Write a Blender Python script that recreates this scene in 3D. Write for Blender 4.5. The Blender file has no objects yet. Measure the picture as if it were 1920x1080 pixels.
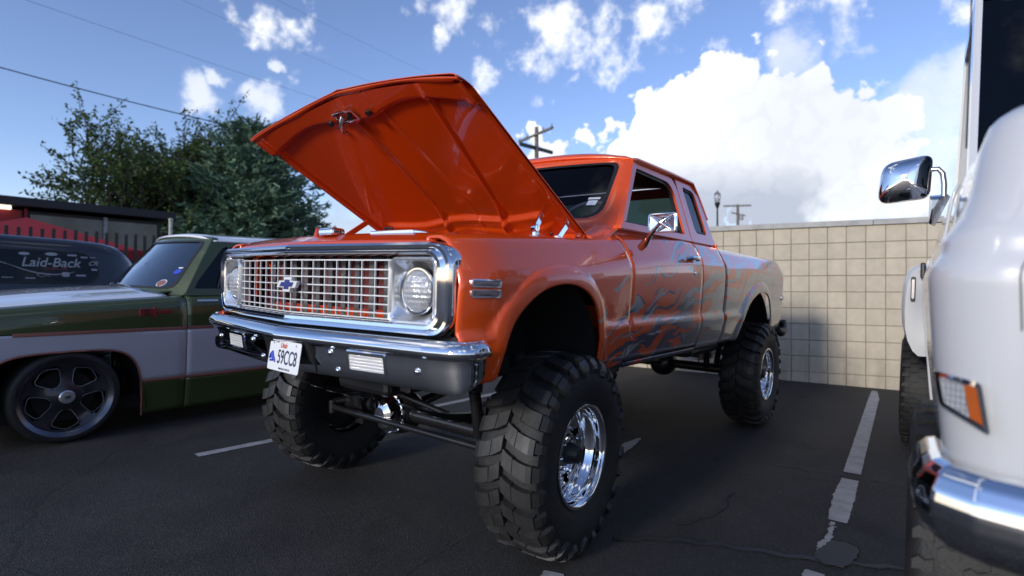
import bpy, bmesh, math, random
from mathutils import Vector, Matrix
random.seed(7)
scene = bpy.context.scene
C = scene.collection

# ------------------------------------------------------------------ camera
F_PX, PITCH, ROLL, YAW = 1033.76, -0.01285, 0.0249, -0.67222
CAM = Vector((2.3465, -2.2279, 1.2914))
cam_data = bpy.data.cameras.new('camera')
cam_data.sensor_width = 36.0
cam_data.lens = 36.0 * F_PX / 1920.0
cam_data.clip_start = 0.05
cam_data.clip_end = 3000
cam = bpy.data.objects.new('camera', cam_data)
C.objects.link(cam)
fwd = Vector((math.sin(YAW) * math.cos(PITCH), math.cos(YAW) * math.cos(PITCH), math.sin(PITCH)))
right0 = Vector((math.cos(YAW), -math.sin(YAW), 0))
up0 = right0.cross(fwd)
rt = right0 * math.cos(ROLL) + up0 * math.sin(ROLL)
upv = up0 * math.cos(ROLL) - right0 * math.sin(ROLL)
m = Matrix((rt, upv, -fwd)).transposed().to_4x4()
m.translation = CAM
cam.matrix_world = m
cam_data.dof.use_dof = True
cam_data.dof.focus_distance = 3.1
cam_data.dof.aperture_fstop = 1.5
scene.camera = cam

# ------------------------------------------------------------------ light
SUN_EL, SUN_AZ = math.radians(15.0), math.radians(183.0)      # azimuth clockwise from +Y, the sun stands in front of the truck
world = bpy.data.worlds.new('World')
scene.world = world
world.use_nodes = True
sun_data = bpy.data.lights.new('sun', 'SUN')
sun_data.energy = 1.9
sun_data.angle = math.radians(8.0)
sun_data.color = (1.0, 0.94, 0.86)
sun = bpy.data.objects.new('sun', sun_data)
C.objects.link(sun)
to_sun = Vector((math.sin(SUN_AZ) * math.cos(SUN_EL), math.cos(SUN_AZ) * math.cos(SUN_EL), math.sin(SUN_EL)))
sun.rotation_euler = to_sun.to_track_quat('Z', 'Y').to_euler()
sun.location = (0, -20, 12)
scene.view_settings.view_transform = 'Standard'
scene.view_settings.look = 'None'
scene.view_settings.exposure = 0.45
scene.view_settings.gamma = 1.0
scene.view_settings.use_curve_mapping = False
scene.cycles.max_bounces = 8
scene.cycles.transparent_max_bounces = 12
scene.cycles.caustics_reflective = False
scene.cycles.caustics_refractive = False

# cloud banks of the sky, as directions with an angular size
PUFFS=[(-0.3064,0.8955,0.3227,0.0503),(-0.3764,0.8845,0.2758,0.0644),(-0.4242,0.8767,0.2268,0.0580),(-0.1966,0.9348,0.2958,0.0502),(-0.2644,0.9276,0.2639,0.0886),(-0.1555,0.9625,0.2223,0.0898),(-0.3450,0.9146,0.2110,0.1031),(-0.2291,0.9582,0.1712,0.1121),(-0.1072,0.9794,0.1712,0.0798),(-0.4840,0.8566,0.1790,0.0554),(-0.5637,0.8075,0.1739,0.0706),(-0.5735,0.7824,0.2428,0.0203),(-0.0880,0.9627,0.2559,0.0421),(-0.6458,0.6280,0.4342,0.0510),(-0.6146,0.6711,0.4147,0.0335),(-0.5227,0.7534,0.3991,0.0525),(-0.5643,0.7367,0.3726,0.0328),(-0.4775,0.7988,0.3660,0.0342),(-0.4211,0.8206,0.3863,0.0249),(-0.4438,0.7884,0.4259,0.0342),(-0.3774,0.8234,0.4237,0.0398),(-0.3276,0.8385,0.4354,0.0231),(-0.6296,0.6971,0.3431,0.0263),(-0.6466,0.6969,0.3103,0.0160),(-0.5205,0.7853,0.3353,0.0158),(-0.8011,0.4647,0.3772,0.0360),(-0.8075,0.4461,0.3859,0.0168),(-0.8305,0.3996,0.3880,0.0266),(-0.8448,0.3925,0.3637,0.0148),(-0.8292,0.4672,0.3068,0.0177),(-0.1291,0.9148,0.3827,0.0331),(-0.0942,0.9213,0.3772,0.0134),(-0.2157,0.8882,0.4056,0.0248),(-0.2361,0.8992,0.3684,0.0242),(-0.2944,0.8800,0.3726,0.0188),(-0.1961,0.9016,0.3856,0.0087),(-0.0010,0.9261,0.3773,0.0194),(-0.6708,0.6272,0.3958,0.0167)]
VEILS=[(-0.1918,0.9742,0.1193,0.0866),(-0.0670,0.9893,0.1296,0.0841),(0.0115,0.9881,0.1536,0.0769),(-0.2917,0.9498,0.1133,0.0681),(-0.4296,0.8945,0.1239,0.0821),(-0.8241,0.5592,0.0907,0.0543),(-0.0323,0.9636,0.2654,0.0786),(0.0236,0.9572,0.2886,0.0670),(-0.0071,0.9801,0.1986,0.0587),(-0.2012,0.9130,0.3550,0.0446),(-0.0618,0.9784,0.1975,0.0623),(-0.9004,0.3474,0.2620,0.0373),(-0.8637,0.4266,0.2684,0.0358),(-0.8818,0.3697,0.2927,0.0210),(-0.8332,0.4439,0.3298,0.0172)]


def nd(nt, kind, **kw):
    n = nt.nodes.new(kind)
    for k, v in kw.items():
        setattr(n, k, v)
    return n

def build_sky():
    nt = world.node_tree
    nt.nodes.clear()
    L = nt.links.new
    out = nd(nt, 'ShaderNodeOutputWorld')
    bg = nd(nt, 'ShaderNodeBackground')
    bg.inputs['Strength'].default_value = 0.15
    L(bg.outputs[0], out.inputs[0])
    sky = nd(nt, 'ShaderNodeTexSky', sky_type='NISHITA')
    sky.sun_disc = False
    sky.sun_elevation = SUN_EL
    sky.sun_rotation = SUN_AZ
    sky.altitude = 1300
    sky.air_density = 1.0
    sky.dust_density = 0.15
    sky.ozone_density = 4.0
    tc = nd(nt, 'ShaderNodeTexCoord')
    def math_(op, a, b=None, c=None, clamp=False):
        n = nd(nt, 'ShaderNodeMath', operation=op)
        n.use_clamp = clamp
        for i, x in enumerate((a, b, c)):
            if x is None: continue
            if isinstance(x, (int, float)): n.inputs[i].default_value = x
            else: L(x, n.inputs[i])
        return n.outputs[0]
    nz = nd(nt, 'ShaderNodeTexNoise')
    nz.inputs['Scale'].default_value = 9.0
    nz.inputs['Detail'].default_value = 9.0
    nz.inputs['Roughness'].default_value = 0.62
    L(tc.outputs['Generated'], nz.inputs['Vector'])
    off = nd(nt, 'ShaderNodeVectorMath', operation='SUBTRACT')
    L(nz.outputs['Color'], off.inputs[0]); off.inputs[1].default_value = (0.5, 0.5, 0.5)
    sc = nd(nt, 'ShaderNodeVectorMath', operation='SCALE')
    L(off.outputs[0], sc.inputs[0]); sc.inputs['Scale'].default_value = 0.13
    add = nd(nt, 'ShaderNodeVectorMath', operation='ADD')
    L(tc.outputs['Generated'], add.inputs[0]); L(sc.outputs[0], add.inputs[1])
    P = add.outputs[0]
    def field(blobs):
        cur = None
        for x, y, z, r in blobs:
            dn = nd(nt, 'ShaderNodeVectorMath', operation='DISTANCE')
            L(P, dn.inputs[0]); dn.inputs[1].default_value = (x, y, z)
            q = math_('DIVIDE', dn.outputs['Value'], r)
            cur = q if cur is None else math_('MINIMUM', cur, q)
        return math_('SUBTRACT', 1.0, cur)
    fine = nd(nt, 'ShaderNodeTexNoise')
    fine.inputs['Scale'].default_value = 22.0
    fine.inputs['Detail'].default_value = 8.0
    fine.inputs['Roughness'].default_value = 0.6
    L(tc.outputs['Generated'], fine.inputs['Vector'])
    f = math_('SUBTRACT', fine.outputs['Fac'], 0.5)
    def sstep(x, lo, hi):
        n = nd(nt, 'ShaderNodeMapRange', interpolation_type='SMOOTHSTEP')
        L(x, n.inputs[0]); n.inputs[1].default_value = lo; n.inputs[2].default_value = hi
        return n.outputs[0]
    bl = nd(nt, 'ShaderNodeTexNoise')
    bl.inputs['Scale'].default_value = 15.0; bl.inputs['Detail'].default_value = 5.0; bl.inputs['Roughness'].default_value = 0.5
    L(tc.outputs['Generated'], bl.inputs['Vector'])
    bil = math_('ABSOLUTE', math_('SUBTRACT', bl.outputs['Fac'], 0.5))
    core = field(PUFFS[:13])
    a_bank = sstep(math_('ADD', core, math_('ADD', math_('MULTIPLY', bil, 3.4), math_('MULTIPLY', f, 0.5))), 0.12, 0.30)
    a_small = math_('MULTIPLY', sstep(math_('ADD', field(PUFFS[13:]), math_('MULTIPLY', f, 5.0)), -0.25, 1.5), 0.95)
    a_puff = math_('MAXIMUM', a_bank, a_small)
    V = math_('ADD', field(VEILS), math_('MULTIPLY', f, 0.9))
    a_veil = math_('MULTIPLY', sstep(V, -0.05, 0.6), 0.62)
    # scattered cloud over the rest of the dome
    big = nd(nt, 'ShaderNodeTexNoise')
    big.inputs['Scale'].default_value = 3.2
    big.inputs['Detail'].default_value = 8.0
    big.inputs['Roughness'].default_value = 0.55
    L(tc.outputs['Generated'], big.inputs['Vector'])
    dt = nd(nt, 'ShaderNodeVectorMath', operation='DOT_PRODUCT')
    L(tc.outputs['Generated'], dt.inputs[0]); dt.inputs[1].default_value = (-0.622, 0.782, 0.0)
    away = sstep(dt.outputs['Value'], 0.62, 0.25)
    a_all = math_('MULTIPLY', sstep(big.outputs['Fac'], 0.54, 0.68), away)
    a = math_('MAXIMUM', math_('MAXIMUM', a_puff, a_veil), a_all, clamp=True)
    # colour of the cloud: white where thick, blue grey under the big bank
    sep = nd(nt, 'ShaderNodeSeparateXYZ')
    L(tc.outputs['Generated'], sep.inputs[0])
    low = sstep(sep.outputs['Z'], 0.26, 0.13)
    shade = math_('MULTIPLY', low, sstep(big.outputs['Fac'], 0.40, 0.56))
    dr = nd(nt, 'ShaderNodeVectorMath', operation='DISTANCE')
    L(P, dr.inputs[0]); dr.inputs[1].default_value = (-0.17, 0.93, 0.24)
    shade2 = math_('MULTIPLY', sstep(dr.outputs['Value'], 0.28, 0.05), 0.45)
    shade = math_('MAXIMUM', shade, shade2, clamp=True)
    shade = math_('ADD', shade, math_('MULTIPLY', sstep(bil, 0.07, 0.0), 0.08), clamp=True)
    mixc = nd(nt, 'ShaderNodeMix', data_type='RGBA')
    mixc.inputs['A'].default_value = (6.0, 6.1, 6.3, 1)
    mixc.inputs['B'].default_value = (2.7, 3.0, 3.6, 1)
    L(shade, mixc.inputs['Factor'])
    mix = nd(nt, 'ShaderNodeMix', data_type='RGBA')
    L(a, mix.inputs['Factor'])
    tint = nd(nt, 'ShaderNodeVectorMath', operation='MULTIPLY')
    L(sky.outputs[0], tint.inputs[0]); tint.inputs[1].default_value = (1.42, 1.10, 1.08)
    L(tint.outputs[0], mix.inputs['A'])
    L(mixc.outputs['Result'], mix.inputs['B'])
    L(mix.outputs['Result'], bg.inputs['Color'])
build_sky()

# ------------------------------------------------------------------ materials
def new_mat(name):
    mt = bpy.data.materials.new(name)
    mt.use_nodes = True
    nt = mt.node_tree
    return mt, nt, nt.nodes['Principled BSDF']

def plain(name, col, rough=0.5, metal=0.0, coat=0.0, spec=0.5, var=0.0, vscale=8.0, bump=0.0, bscale=60.0, emit=None):
    mt, nt, b = new_mat(name)
    b.inputs['Base Color'].default_value = (*col, 1)
    b.inputs['Roughness'].default_value = rough
    b.inputs['Metallic'].default_value = metal
    b.inputs['Coat Weight'].default_value = coat
    b.inputs['Coat Roughness'].default_value = 0.04
    b.inputs['Specular IOR Level'].default_value = spec
    if emit:
        b.inputs['Emission Color'].default_value = (*emit[0], 1)
        b.inputs['Emission Strength'].default_value = emit[1]
    tc = nd(nt, 'ShaderNodeTexCoord')
    if var:
        n = nd(nt, 'ShaderNodeTexNoise')
        n.inputs['Scale'].default_value = vscale
        n.inputs['Detail'].default_value = 6
        nt.links.new(tc.outputs['Object'], n.inputs['Vector'])
        r = nd(nt, 'ShaderNodeMapRange')
        r.inputs[1].default_value = 0.3; r.inputs[2].default_value = 0.7
        r.inputs[3].default_value = 1 - var; r.inputs[4].default_value = 1 + var
        nt.links.new(n.outputs['Fac'], r.inputs[0])
        mx = nd(nt, 'ShaderNodeVectorMath', operation='SCALE')
        mx.inputs[0].default_value = col
        nt.links.new(r.outputs[0], mx.inputs['Scale'])
        nt.links.new(mx.outputs[0], b.inputs['Base Color'])
        r2 = nd(nt, 'ShaderNodeMapRange')
        r2.inputs[3].default_value = max(rough - 0.1, 0.02); r2.inputs[4].default_value = min(rough + 0.1, 1)
        nt.links.new(n.outputs['Fac'], r2.inputs[0])
        nt.links.new(r2.outputs[0], b.inputs['Roughness'])
    if bump:
        n = nd(nt, 'ShaderNodeTexNoise')
        n.inputs['Scale'].default_value = bscale
        n.inputs['Detail'].default_value = 5
        nt.links.new(tc.outputs['Object'], n.inputs['Vector'])
        bp = nd(nt, 'ShaderNodeBump')
        bp.inputs['Strength'].default_value = bump
        bp.inputs['Distance'].default_value = 0.01
        nt.links.new(n.outputs['Fac'], bp.inputs['Height'])
        nt.links.new(bp.outputs[0], b.inputs['Normal'])
    return mt

def paint(name, col, flake=0.20, rough=0.32, coat=1.0):
    """metallic body paint with faint orange-peel under a clear coat"""
    mt = plain(name, col, rough, flake, coat, 0.5)
    nt = mt.node_tree; b = nt.nodes['Principled BSDF']
    tc = nd(nt, 'ShaderNodeTexCoord')
    n = nd(nt, 'ShaderNodeTexNoise'); n.inputs['Scale'].default_value = 7.0; n.inputs['Detail'].default_value = 3
    nt.links.new(tc.outputs['Object'], n.inputs['Vector'])
    bp = nd(nt, 'ShaderNodeBump'); bp.inputs['Strength'].default_value = 0.05; bp.inputs['Distance'].default_value = 0.02
    nt.links.new(n.outputs['Fac'], bp.inputs['Height'])
    nt.links.new(bp.outputs[0], b.inputs['Coat Normal'])
    return mt

ORANGE = (0.80, 0.085, 0.004)
M = {}
M['orange'] = paint('orange_paint', ORANGE)
M['orange_flat'] = paint('orange_inner_paint', (0.66, 0.058, 0.002), 0.15, 0.28, 1.0)
M['chrome'] = plain('chrome', (0.82, 0.83, 0.85), 0.04, 1.0)
M['satin'] = plain('anodised_trim', (0.62, 0.62, 0.64), 0.25, 0.8)
M['bezel'] = plain('polished_aluminium', (0.85, 0.86, 0.88), 0.16, 0.75)
M['bars'] = plain('grille_silver', (0.80, 0.80, 0.80), 0.30, 0.25)
M['black'] = plain('black_trim', (0.012, 0.012, 0.013), 0.45, var=0.3)
M['rubber'] = plain('tyre_rubber', (0.011, 0.011, 0.012), 0.62, var=0.35, vscale=14, bump=0.25, bscale=120)  # base colour darkened to put shade into the voids between tread lugs
M['tread'] = plain('tread_rubber', (0.021, 0.0205, 0.020), 0.5, var=0.25, vscale=22, bump=0.06, bscale=140)
M['frame'] = plain('frame_black', (0.010, 0.010, 0.012), 0.35, coat=0.4, var=0.3)
M['dark'] = plain('dark_liner', (0.006, 0.006, 0.006), 0.9)
M['engine'] = plain('engine_grey', (0.10, 0.10, 0.11), 0.4, 0.6, var=0.4)
M['seal'] = plain('window_rubber', (0.012, 0.012, 0.013), 0.5)
M['interior'] = plain('dark_interior', (0.02, 0.02, 0.024), 0.7, var=0.2)
M['interior_red'] = plain('orange_interior', (0.16, 0.022, 0.006), 0.5)
M['core'] = plain('radiator_core', (0.15, 0.026, 0.024), 0.6, var=0.35, vscale=50)
M['fins'] = plain('radiator_fins', (0.16, 0.17, 0.17), 0.5, 0.6, var=0.3, vscale=80)
M['white_plastic'] = plain('white_plastic', (0.75, 0.76, 0.78), 0.4)
M['plate'] = plain('plate_white', (0.78, 0.80, 0.82), 0.35, coat=0.3)
M['ink_blue'] = plain('ink_blue', (0.012, 0.018, 0.075), 0.5)
M['ink_red'] = plain('ink_red', (0.55, 0.06, 0.03), 0.5)
M['ink_sky'] = plain('ink_bright_blue', (0.03, 0.07, 0.5), 0.5)
M['blue'] = plain('emblem_blue', (0.02, 0.035, 0.22), 0.2, 0.1, coat=0.6)
M['amber'] = plain('amber_lens', (0.42, 0.09, 0.015), 0.2, coat=0.6)
M['red_lens'] = plain('red_lens', (0.35, 0.01, 0.01), 0.2, coat=0.6)
M['clear_lens'] = plain('clear_lens', (0.72, 0.73, 0.74), 0.12, 0.1, coat=1.0, var=0.2, vscale=40)
M['smoke_lens'] = plain('smoke_lens', (0.20, 0.17, 0.17), 0.25, 0.4, coat=0.6)
M['white'] = paint('white_paint', (0.60, 0.61, 0.625), 0.0, 0.35, 1.0)
M['green'] = paint('green_paint', (0.042, 0.062, 0.014), 0.1, 0.4, 0.8)
M['pale'] = paint('pale_band_paint', (0.46, 0.45, 0.49), 0.1, 0.45, 0.7)
M['hood_white'] = paint('hood_white_paint', (0.80, 0.82, 0.86), 0.0, 0.2, 1.0)
M['navy'] = paint('dark_navy_paint', (0.006, 0.007, 0.013), 0.1, 0.35, 1.0)
M['copper'] = plain('copper_trim', (0.42, 0.17, 0.14), 0.35, 0.6)
M['copper_dark'] = plain('badge_copper', (0.30, 0.045, 0.04), 0.35, 0.4)
M['wheel_lip'] = plain('dark_wheel_lip', (0.12, 0.12, 0.14), 0.25, 0.9)
M['wheel_grey'] = plain('wheel_grey', (0.035, 0.035, 0.042), 0.35, 0.5, coat=0.4)
M['vinyl'] = plain('white_vinyl', (0.30, 0.31, 0.34), 0.6)
M['steel'] = plain('painted_steel', (0.25, 0.25, 0.26), 0.45, 0.4, var=0.3)
M['wood'] = plain('pole_wood', (0.16, 0.14, 0.125), 0.85, var=0.4, vscale=5, bump=0.4, bscale=30)
M['wire'] = plain('wire_black', (0.02, 0.02, 0.025), 0.7)
M['facade_red'] = plain('red_facade', (0.22, 0.008, 0.012), 0.6, var=0.15)
M['facade_red2'] = plain('red_canvas', (0.30, 0.010, 0.016), 0.7)
M['facade_dark'] = plain('dark_facade', (0.012, 0.012, 0.016), 0.6, var=0.3)
M['facade_grey'] = plain('grey_window_band', (0.055, 0.06, 0.06), 0.25, 0.1, coat=0.4, var=0.8, vscale=1.6)
M['strip'] = plain('lit_strip', (0.9, 0.85, 0.7), 0.4, emit=((1.0, 0.86, 0.62), 1.6))
M['bark'] = plain('bark', (0.055, 0.043, 0.033), 0.9, var=0.4, vscale=9, bump=0.6, bscale=30)

def glass(name, tint, refl=1.0, rough=0.0):
    """thin sheet glass: tinted see-through with a Fresnel reflection"""
    mt = bpy.data.materials.new(name); mt.use_nodes = True
    nt = mt.node_tree; nt.nodes.clear()
    o = nd(nt, 'ShaderNodeOutputMaterial'); mx = nd(nt, 'ShaderNodeMixShader')
    t = nd(nt, 'ShaderNodeBsdfTransparent'); g = nd(nt, 'ShaderNodeBsdfGlossy')
    t.inputs['Color'].default_value = (*tint, 1)
    g.inputs['Roughness'].default_value = rough
    fr = nd(nt, 'ShaderNodeFresnel'); fr.inputs['IOR'].default_value = 1.65
    ml = nd(nt, 'ShaderNodeMath', operation='MULTIPLY'); ml.inputs[1].default_value = refl; ml.use_clamp = True
    nt.links.new(fr.outputs[0], ml.inputs[0]); nt.links.new(ml.outputs[0], mx.inputs[0])
    nt.links.new(t.outputs[0], mx.inputs[1]); nt.links.new(g.outputs[0], mx.inputs[2])
    nt.links.new(mx.outputs[0], o.inputs[0])
    return mt
M['glass'] = glass('tinted_glass', (0.22, 0.24, 0.30), 0.45)
M['glass_sky'] = glass('windshield_glass', (0.14, 0.17, 0.18), 2.2)
M['glass_dark'] = glass('dark_tinted_glass', (0.03, 0.035, 0.04), 0.8)
M['glass_green'] = glass('green_tinted_glass', (0.22, 0.28, 0.25), 0.8)
M['lens'] = glass('lens_glass', (0.92, 0.94, 0.95), 1.0, 0.03)

def flame_paint():
    """orange breaking into ragged flame licks over champagne silver, with dark violet edges"""
    mt = paint('flame_paint', ORANGE)
    nt = mt.node_tree; b = nt.nodes['Principled BSDF']; L = nt.links.new
    tc = nd(nt, 'ShaderNodeTexCoord')
    sep = nd(nt, 'ShaderNodeSeparateXYZ'); L(tc.outputs['Object'], sep.inputs[0])
    def math_(op, a, b_=None, clamp=False):
        n = nd(nt, 'ShaderNodeMath', operation=op); n.use_clamp = clamp
        for i, x in enumerate((a, b_)):
            if x is None: continue
            if isinstance(x, (int, float)): n.inputs[i].default_value = x
            else: L(x, n.inputs[i])
        return n.outputs[0]
    def sstep(x, lo, hi):
        n = nd(nt, 'ShaderNodeMapRange', interpolation_type='SMOOTHSTEP')
        L(x, n.inputs[0]); n.inputs[1].default_value = lo; n.inputs[2].default_value = hi
        return n.outputs[0]
    Y, Z = sep.outputs['Y'], sep.outputs['Z']
    # licks stream back and slightly up: rotate (y, z) and stretch
    ang = math.radians(15)
    # waviness
    wv = nd(nt, 'ShaderNodeTexNoise'); wv.inputs['Scale'].default_value = 3.2; wv.inputs['Detail'].default_value = 1.5
    L(tc.outputs['Object'], wv.inputs['Vector'])
    wob = math_('MULTIPLY', math_('SUBTRACT', wv.outputs['Fac'], 0.5), 0.34)
    zz = math_('ADD', Z, wob)
    yr = math_('ADD', math_('MULTIPLY', Y, math.cos(ang)), math_('MULTIPLY', zz, math.sin(ang)))
    zr = math_('SUBTRACT', math_('MULTIPLY', zz, math.cos(ang)), math_('MULTIPLY', Y, math.sin(ang)))
    def licks(sy, sz, seed):
        cmb = nd(nt, 'ShaderNodeCombineXYZ')
        L(math_('MULTIPLY', yr, sy), cmb.inputs[0]); L(math_('MULTIPLY', zr, sz), cmb.inputs[1]); cmb.inputs[2].default_value = seed
        n = nd(nt, 'ShaderNodeTexNoise'); n.inputs['Scale'].default_value = 1.0
        n.inputs['Detail'].default_value = 1.2; n.inputs['Distortion'].default_value = 0.5
        L(cmb.outputs[0], n.inputs['Vector'])
        return n.outputs['Fac']
    n1 = licks(3.2, 21.0, 3.3)
    n2 = licks(3.2, 20.0, 9.1)
    # height where the silver takes over, rising towards the bed
    zb = math_('ADD', 0.66, math_('MULTIPLY', sstep(Y, -0.20, 0.95), 0.62))
    zb = math_('ADD', zb, math_('MULTIPLY', sstep(Y, 1.0, 2.4), 0.24))
    zb = math_('ADD', zb, math_('MULTIPLY', sstep(Y, 2.4, 4.0), 0.06))
    d = math_('DIVIDE', math_('SUBTRACT', Z, zb), 0.27)
    amp = math_('ADD', 11.5, math_('MULTIPLY', sstep(Y, 2.0, 3.4), -6.4))
    v = math_('ADD', d, math_('MULTIPLY', math_('SUBTRACT', n1, 0.47), amp))
    v = math_('ADD', v, math_('MULTIPLY', sstep(Y, -0.2, -0.45), 9.0))
    m_or = sstep(v, -0.05, 0.05)
    v2 = math_('ADD', math_('MULTIPLY', d, -0.35), math_('MULTIPLY', math_('SUBTRACT', n2, 0.5), 4.0))
    band = math_('MULTIPLY', sstep(math_('ABSOLUTE', d), 3.0, 1.4), sstep(Y, 2.0, 1.0))
    m_vi = math_('MULTIPLY', sstep(v2, -0.25, 0.15), band)
    sil = nd(nt, 'ShaderNodeMix', data_type='RGBA')
    sil.inputs['A'].default_value = (0.33, 0.315, 0.295, 1); sil.inputs['B'].default_value = (0.070, 0.062, 0.105, 1)
    L(m_vi, sil.inputs['Factor'])
    fin = nd(nt, 'ShaderNodeMix', data_type='RGBA')
    L(m_or, fin.inputs['Factor']); L(sil.outputs['Result'], fin.inputs['A']); fin.inputs['B'].default_value = (*ORANGE, 1)
    L(fin.outputs['Result'], b.inputs['Base Color'])
    return mt
M['flame'] = flame_paint()

# ------------------------------------------------------------------ mesh helpers
class MB:
    """collects vertices and faces for ONE mesh object"""
    def __init__(s): s.v = []; s.f = []
    def add(s, v, f):
        o = len(s.v); s.v += [tuple(p) for p in v]; s.f += [tuple(i + o for i in q) for q in f]; return s
    def box(s, c, d, rz=0.0, ry=0.0, rx=0.0):
        hx, hy, hz = d[0] / 2, d[1] / 2, d[2] / 2
        R = Matrix.Rotation(rz, 3, 'Z') @ Matrix.Rotation(ry, 3, 'Y') @ Matrix.Rotation(rx, 3, 'X')
        v = [Vector(c) + R @ Vector((x * hx, y * hy, z * hz)) for x in (-1, 1) for y in (-1, 1) for z in (-1, 1)]
        return s.add(v, [(0, 1, 3, 2), (4, 6, 7, 5), (0, 4, 5, 1), (2, 3, 7, 6), (0, 2, 6, 4), (1, 5, 7, 3)])
    def tube(s, pts, r, n=10, cap=True):
        pts = [Vector(p) for p in pts]; rs = r if isinstance(r, (list, tuple)) else [r] * len(pts)
        rings = []; prev = None
        for i, p in enumerate(pts):
            d = (pts[min(i + 1, len(pts) - 1)] - pts[max(i - 1, 0)]).normalized()
            if prev is None:
                a = d.orthogonal().normalized()
            else:
                a = (prev - d * prev.dot(d)).normalized()
            prev = a; b = d.cross(a)
            rings.append([p + (a * math.cos(t) + b * math.sin(t)) * rs[i] for t in [2 * math.pi * k / n for k in range(n)]])
        return s.rings(rings, True, cap)
    def rings(s, rings, closed=True, cap=False):
        n = len(rings[0]); v = [p for r in rings for p in r]; f = []
        for i in range(len(rings) - 1):
            for k in range(n if closed else n - 1):
                k2 = (k + 1) % n
                f.append((i * n + k, i * n + k2, (i + 1) * n + k2, (i + 1) * n + k))
        if cap:
            f.append(tuple(range(n - 1, -1, -1))); o = (len(rings) - 1) * n; f.append(tuple(range(o, o + n)))
        return s.add(v, f)
    def lathe(s, prof, c=(0, 0, 0), axis='X', n=48, cap=False):
        """prof: list of (radius, along-axis)"""
        rings = []
        for r, a in prof:
            ring = []
            for k in range(n):
                t = 2 * math.pi * k / n; p, q = r * math.cos(t), r * math.sin(t)
                ring.append({'X': (c[0] + a, c[1] + p, c[2] + q), 'Y': (c[0] + q, c[1] + a, c[2] + p), 'Z': (c[0] + p, c[1] + q, c[2] + a)}[axis])
            rings.append(ring)
        return s.rings(rings, True, cap)
    def grid(s, fn, nu, nv):
        v = [fn(i / nu, j / nv) for i in range(nu + 1) for j in range(nv + 1)]
        f = [(i * (nv + 1) + j, (i + 1) * (nv + 1) + j, (i + 1) * (nv + 1) + j + 1, i * (nv + 1) + j + 1) for i in range(nu) for j in range(nv)]
        return s.add(v, f)
    def prism(s, poly, fn0, fn1):
        """poly: 2D points; fn0/fn1 map a 2D point to the near and far face"""
        n = len(poly); v = [fn0(p) for p in poly] + [fn1(p) for p in poly]
        f = [tuple(range(n)), tuple(range(2 * n - 1, n - 1, -1))]
        f += [(i, i + n, (i + 1) % n + n, (i + 1) % n) for i in range(n)]
        return s.add(v, f)
    def mirror_x(s):
        s.v = [(-x, y, z) for x, y, z in s.v]; s.f = [tuple(reversed(q)) for q in s.f]; return s
    def mesh(s, name, mat, smooth=None, recalc=True):
        me = bpy.data.meshes.new(name); me.from_pydata(s.v, [], s.f); me.update()
        if recalc:
            bm = bmesh.new(); bm.from_mesh(me); bmesh.ops.recalc_face_normals(bm, faces=bm.faces); bm.to_mesh(me); bm.free()
        if mat is not None: me.materials.append(mat)
        if smooth is not None:
            me.polygons.foreach_set('use_smooth', [True] * len(me.polygons))
            me.set_sharp_from_angle(angle=math.radians(smooth))
        return me
    def build(s, name, mat, parent=None, smooth=None, bevel=None, solid=None, loc=None, rot=None, label=None, recalc=True, seg=2):
        me = s.mesh(name, mat, smooth, recalc)
        o = bpy.data.objects.new(name, me); C.objects.link(o)
        if parent is not None: o.parent = parent
        if loc is not None: o.location = loc
        if rot is not None: o.rotation_euler = rot
        if solid:
            md = o.modifiers.new('thickness', 'SOLIDIFY'); md.thickness = abs(solid); md.offset = -1 if solid > 0 else 1
        if bevel:
            md = o.modifiers.new('bevel', 'BEVEL'); md.width = bevel; md.segments = seg; md.limit_method = 'ANGLE'; md.angle_limit = math.radians(40)
            md.harden_normals = False
        if label: o['label'] = label
        return o

def thing(name, label, cat, loc=(0, 0, 0), rz=0.0, group=None):
    o = bpy.data.objects.new(name, None); C.objects.link(o)
    o.empty_display_size = 0.3
    o.location = loc; o.rotation_euler = (0, 0, rz)
    o['label'] = label; o['category'] = cat
    if group: o['group'] = group
    return o
def tag(o, label=None, cat=None, group=None, kind=None):
    for k, v in (('label', label), ('category', cat), ('group', group), ('kind', kind)):
        if v: o[k] = v
    return o
def copy_obj(o, parent):
    c = o.copy(); C.objects.link(c); c.parent = parent; return c
def lerp(a, b, t): return a + (b - a) * t
def interp(pts, x):
    if x <= pts[0][0]: return pts[0][1]
    for (a, b), (c, d) in zip(pts, pts[1:]):
        if x <= c: return b + (d - b) * (x - a) / (c - a) if c > a else d
    return pts[-1][1]
def rrect(w0, w1, h0, h1, r, n=6):
    """rounded rectangle as 2D points, counter-clockwise from lower left"""
    out = []
    rr = r if isinstance(r, (list, tuple)) else [r] * 4
    for (cx, cy, a0), q in zip(((w0, h0, 180), (w1, h0, 270), (w1, h1, 0), (w0, h1, 90)), rr):
        sx = 1 if cx == w0 else -1; sy = 1 if cy == h0 else -1
        for k in range(n + 1):
            t = math.radians(a0 + 90 * k / n)
            out.append((cx + sx * q + q * math.cos(t), cy + sy * q + q * math.sin(t)))
    return out
def rpoly(pts, r, n=5):
    """polygon with rounded corners"""
    out = []; N = len(pts)
    rr = r if isinstance(r, (list, tuple)) else [r] * N
    for i in range(N):
        p = Vector(pts[i]); a = (Vector(pts[i - 1]) - p); b = (Vector(pts[(i + 1) % N]) - p)
        q = min(rr[i], a.length * 0.48, b.length * 0.48)
        A = p + a.normalized() * q; B = p + b.normalized() * q
        for k in range(n + 1):
            t = k / n
            out.append(tuple(A * (1 - t) ** 2 + p * 2 * t * (1 - t) + B * t * t))
    return out
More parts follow.
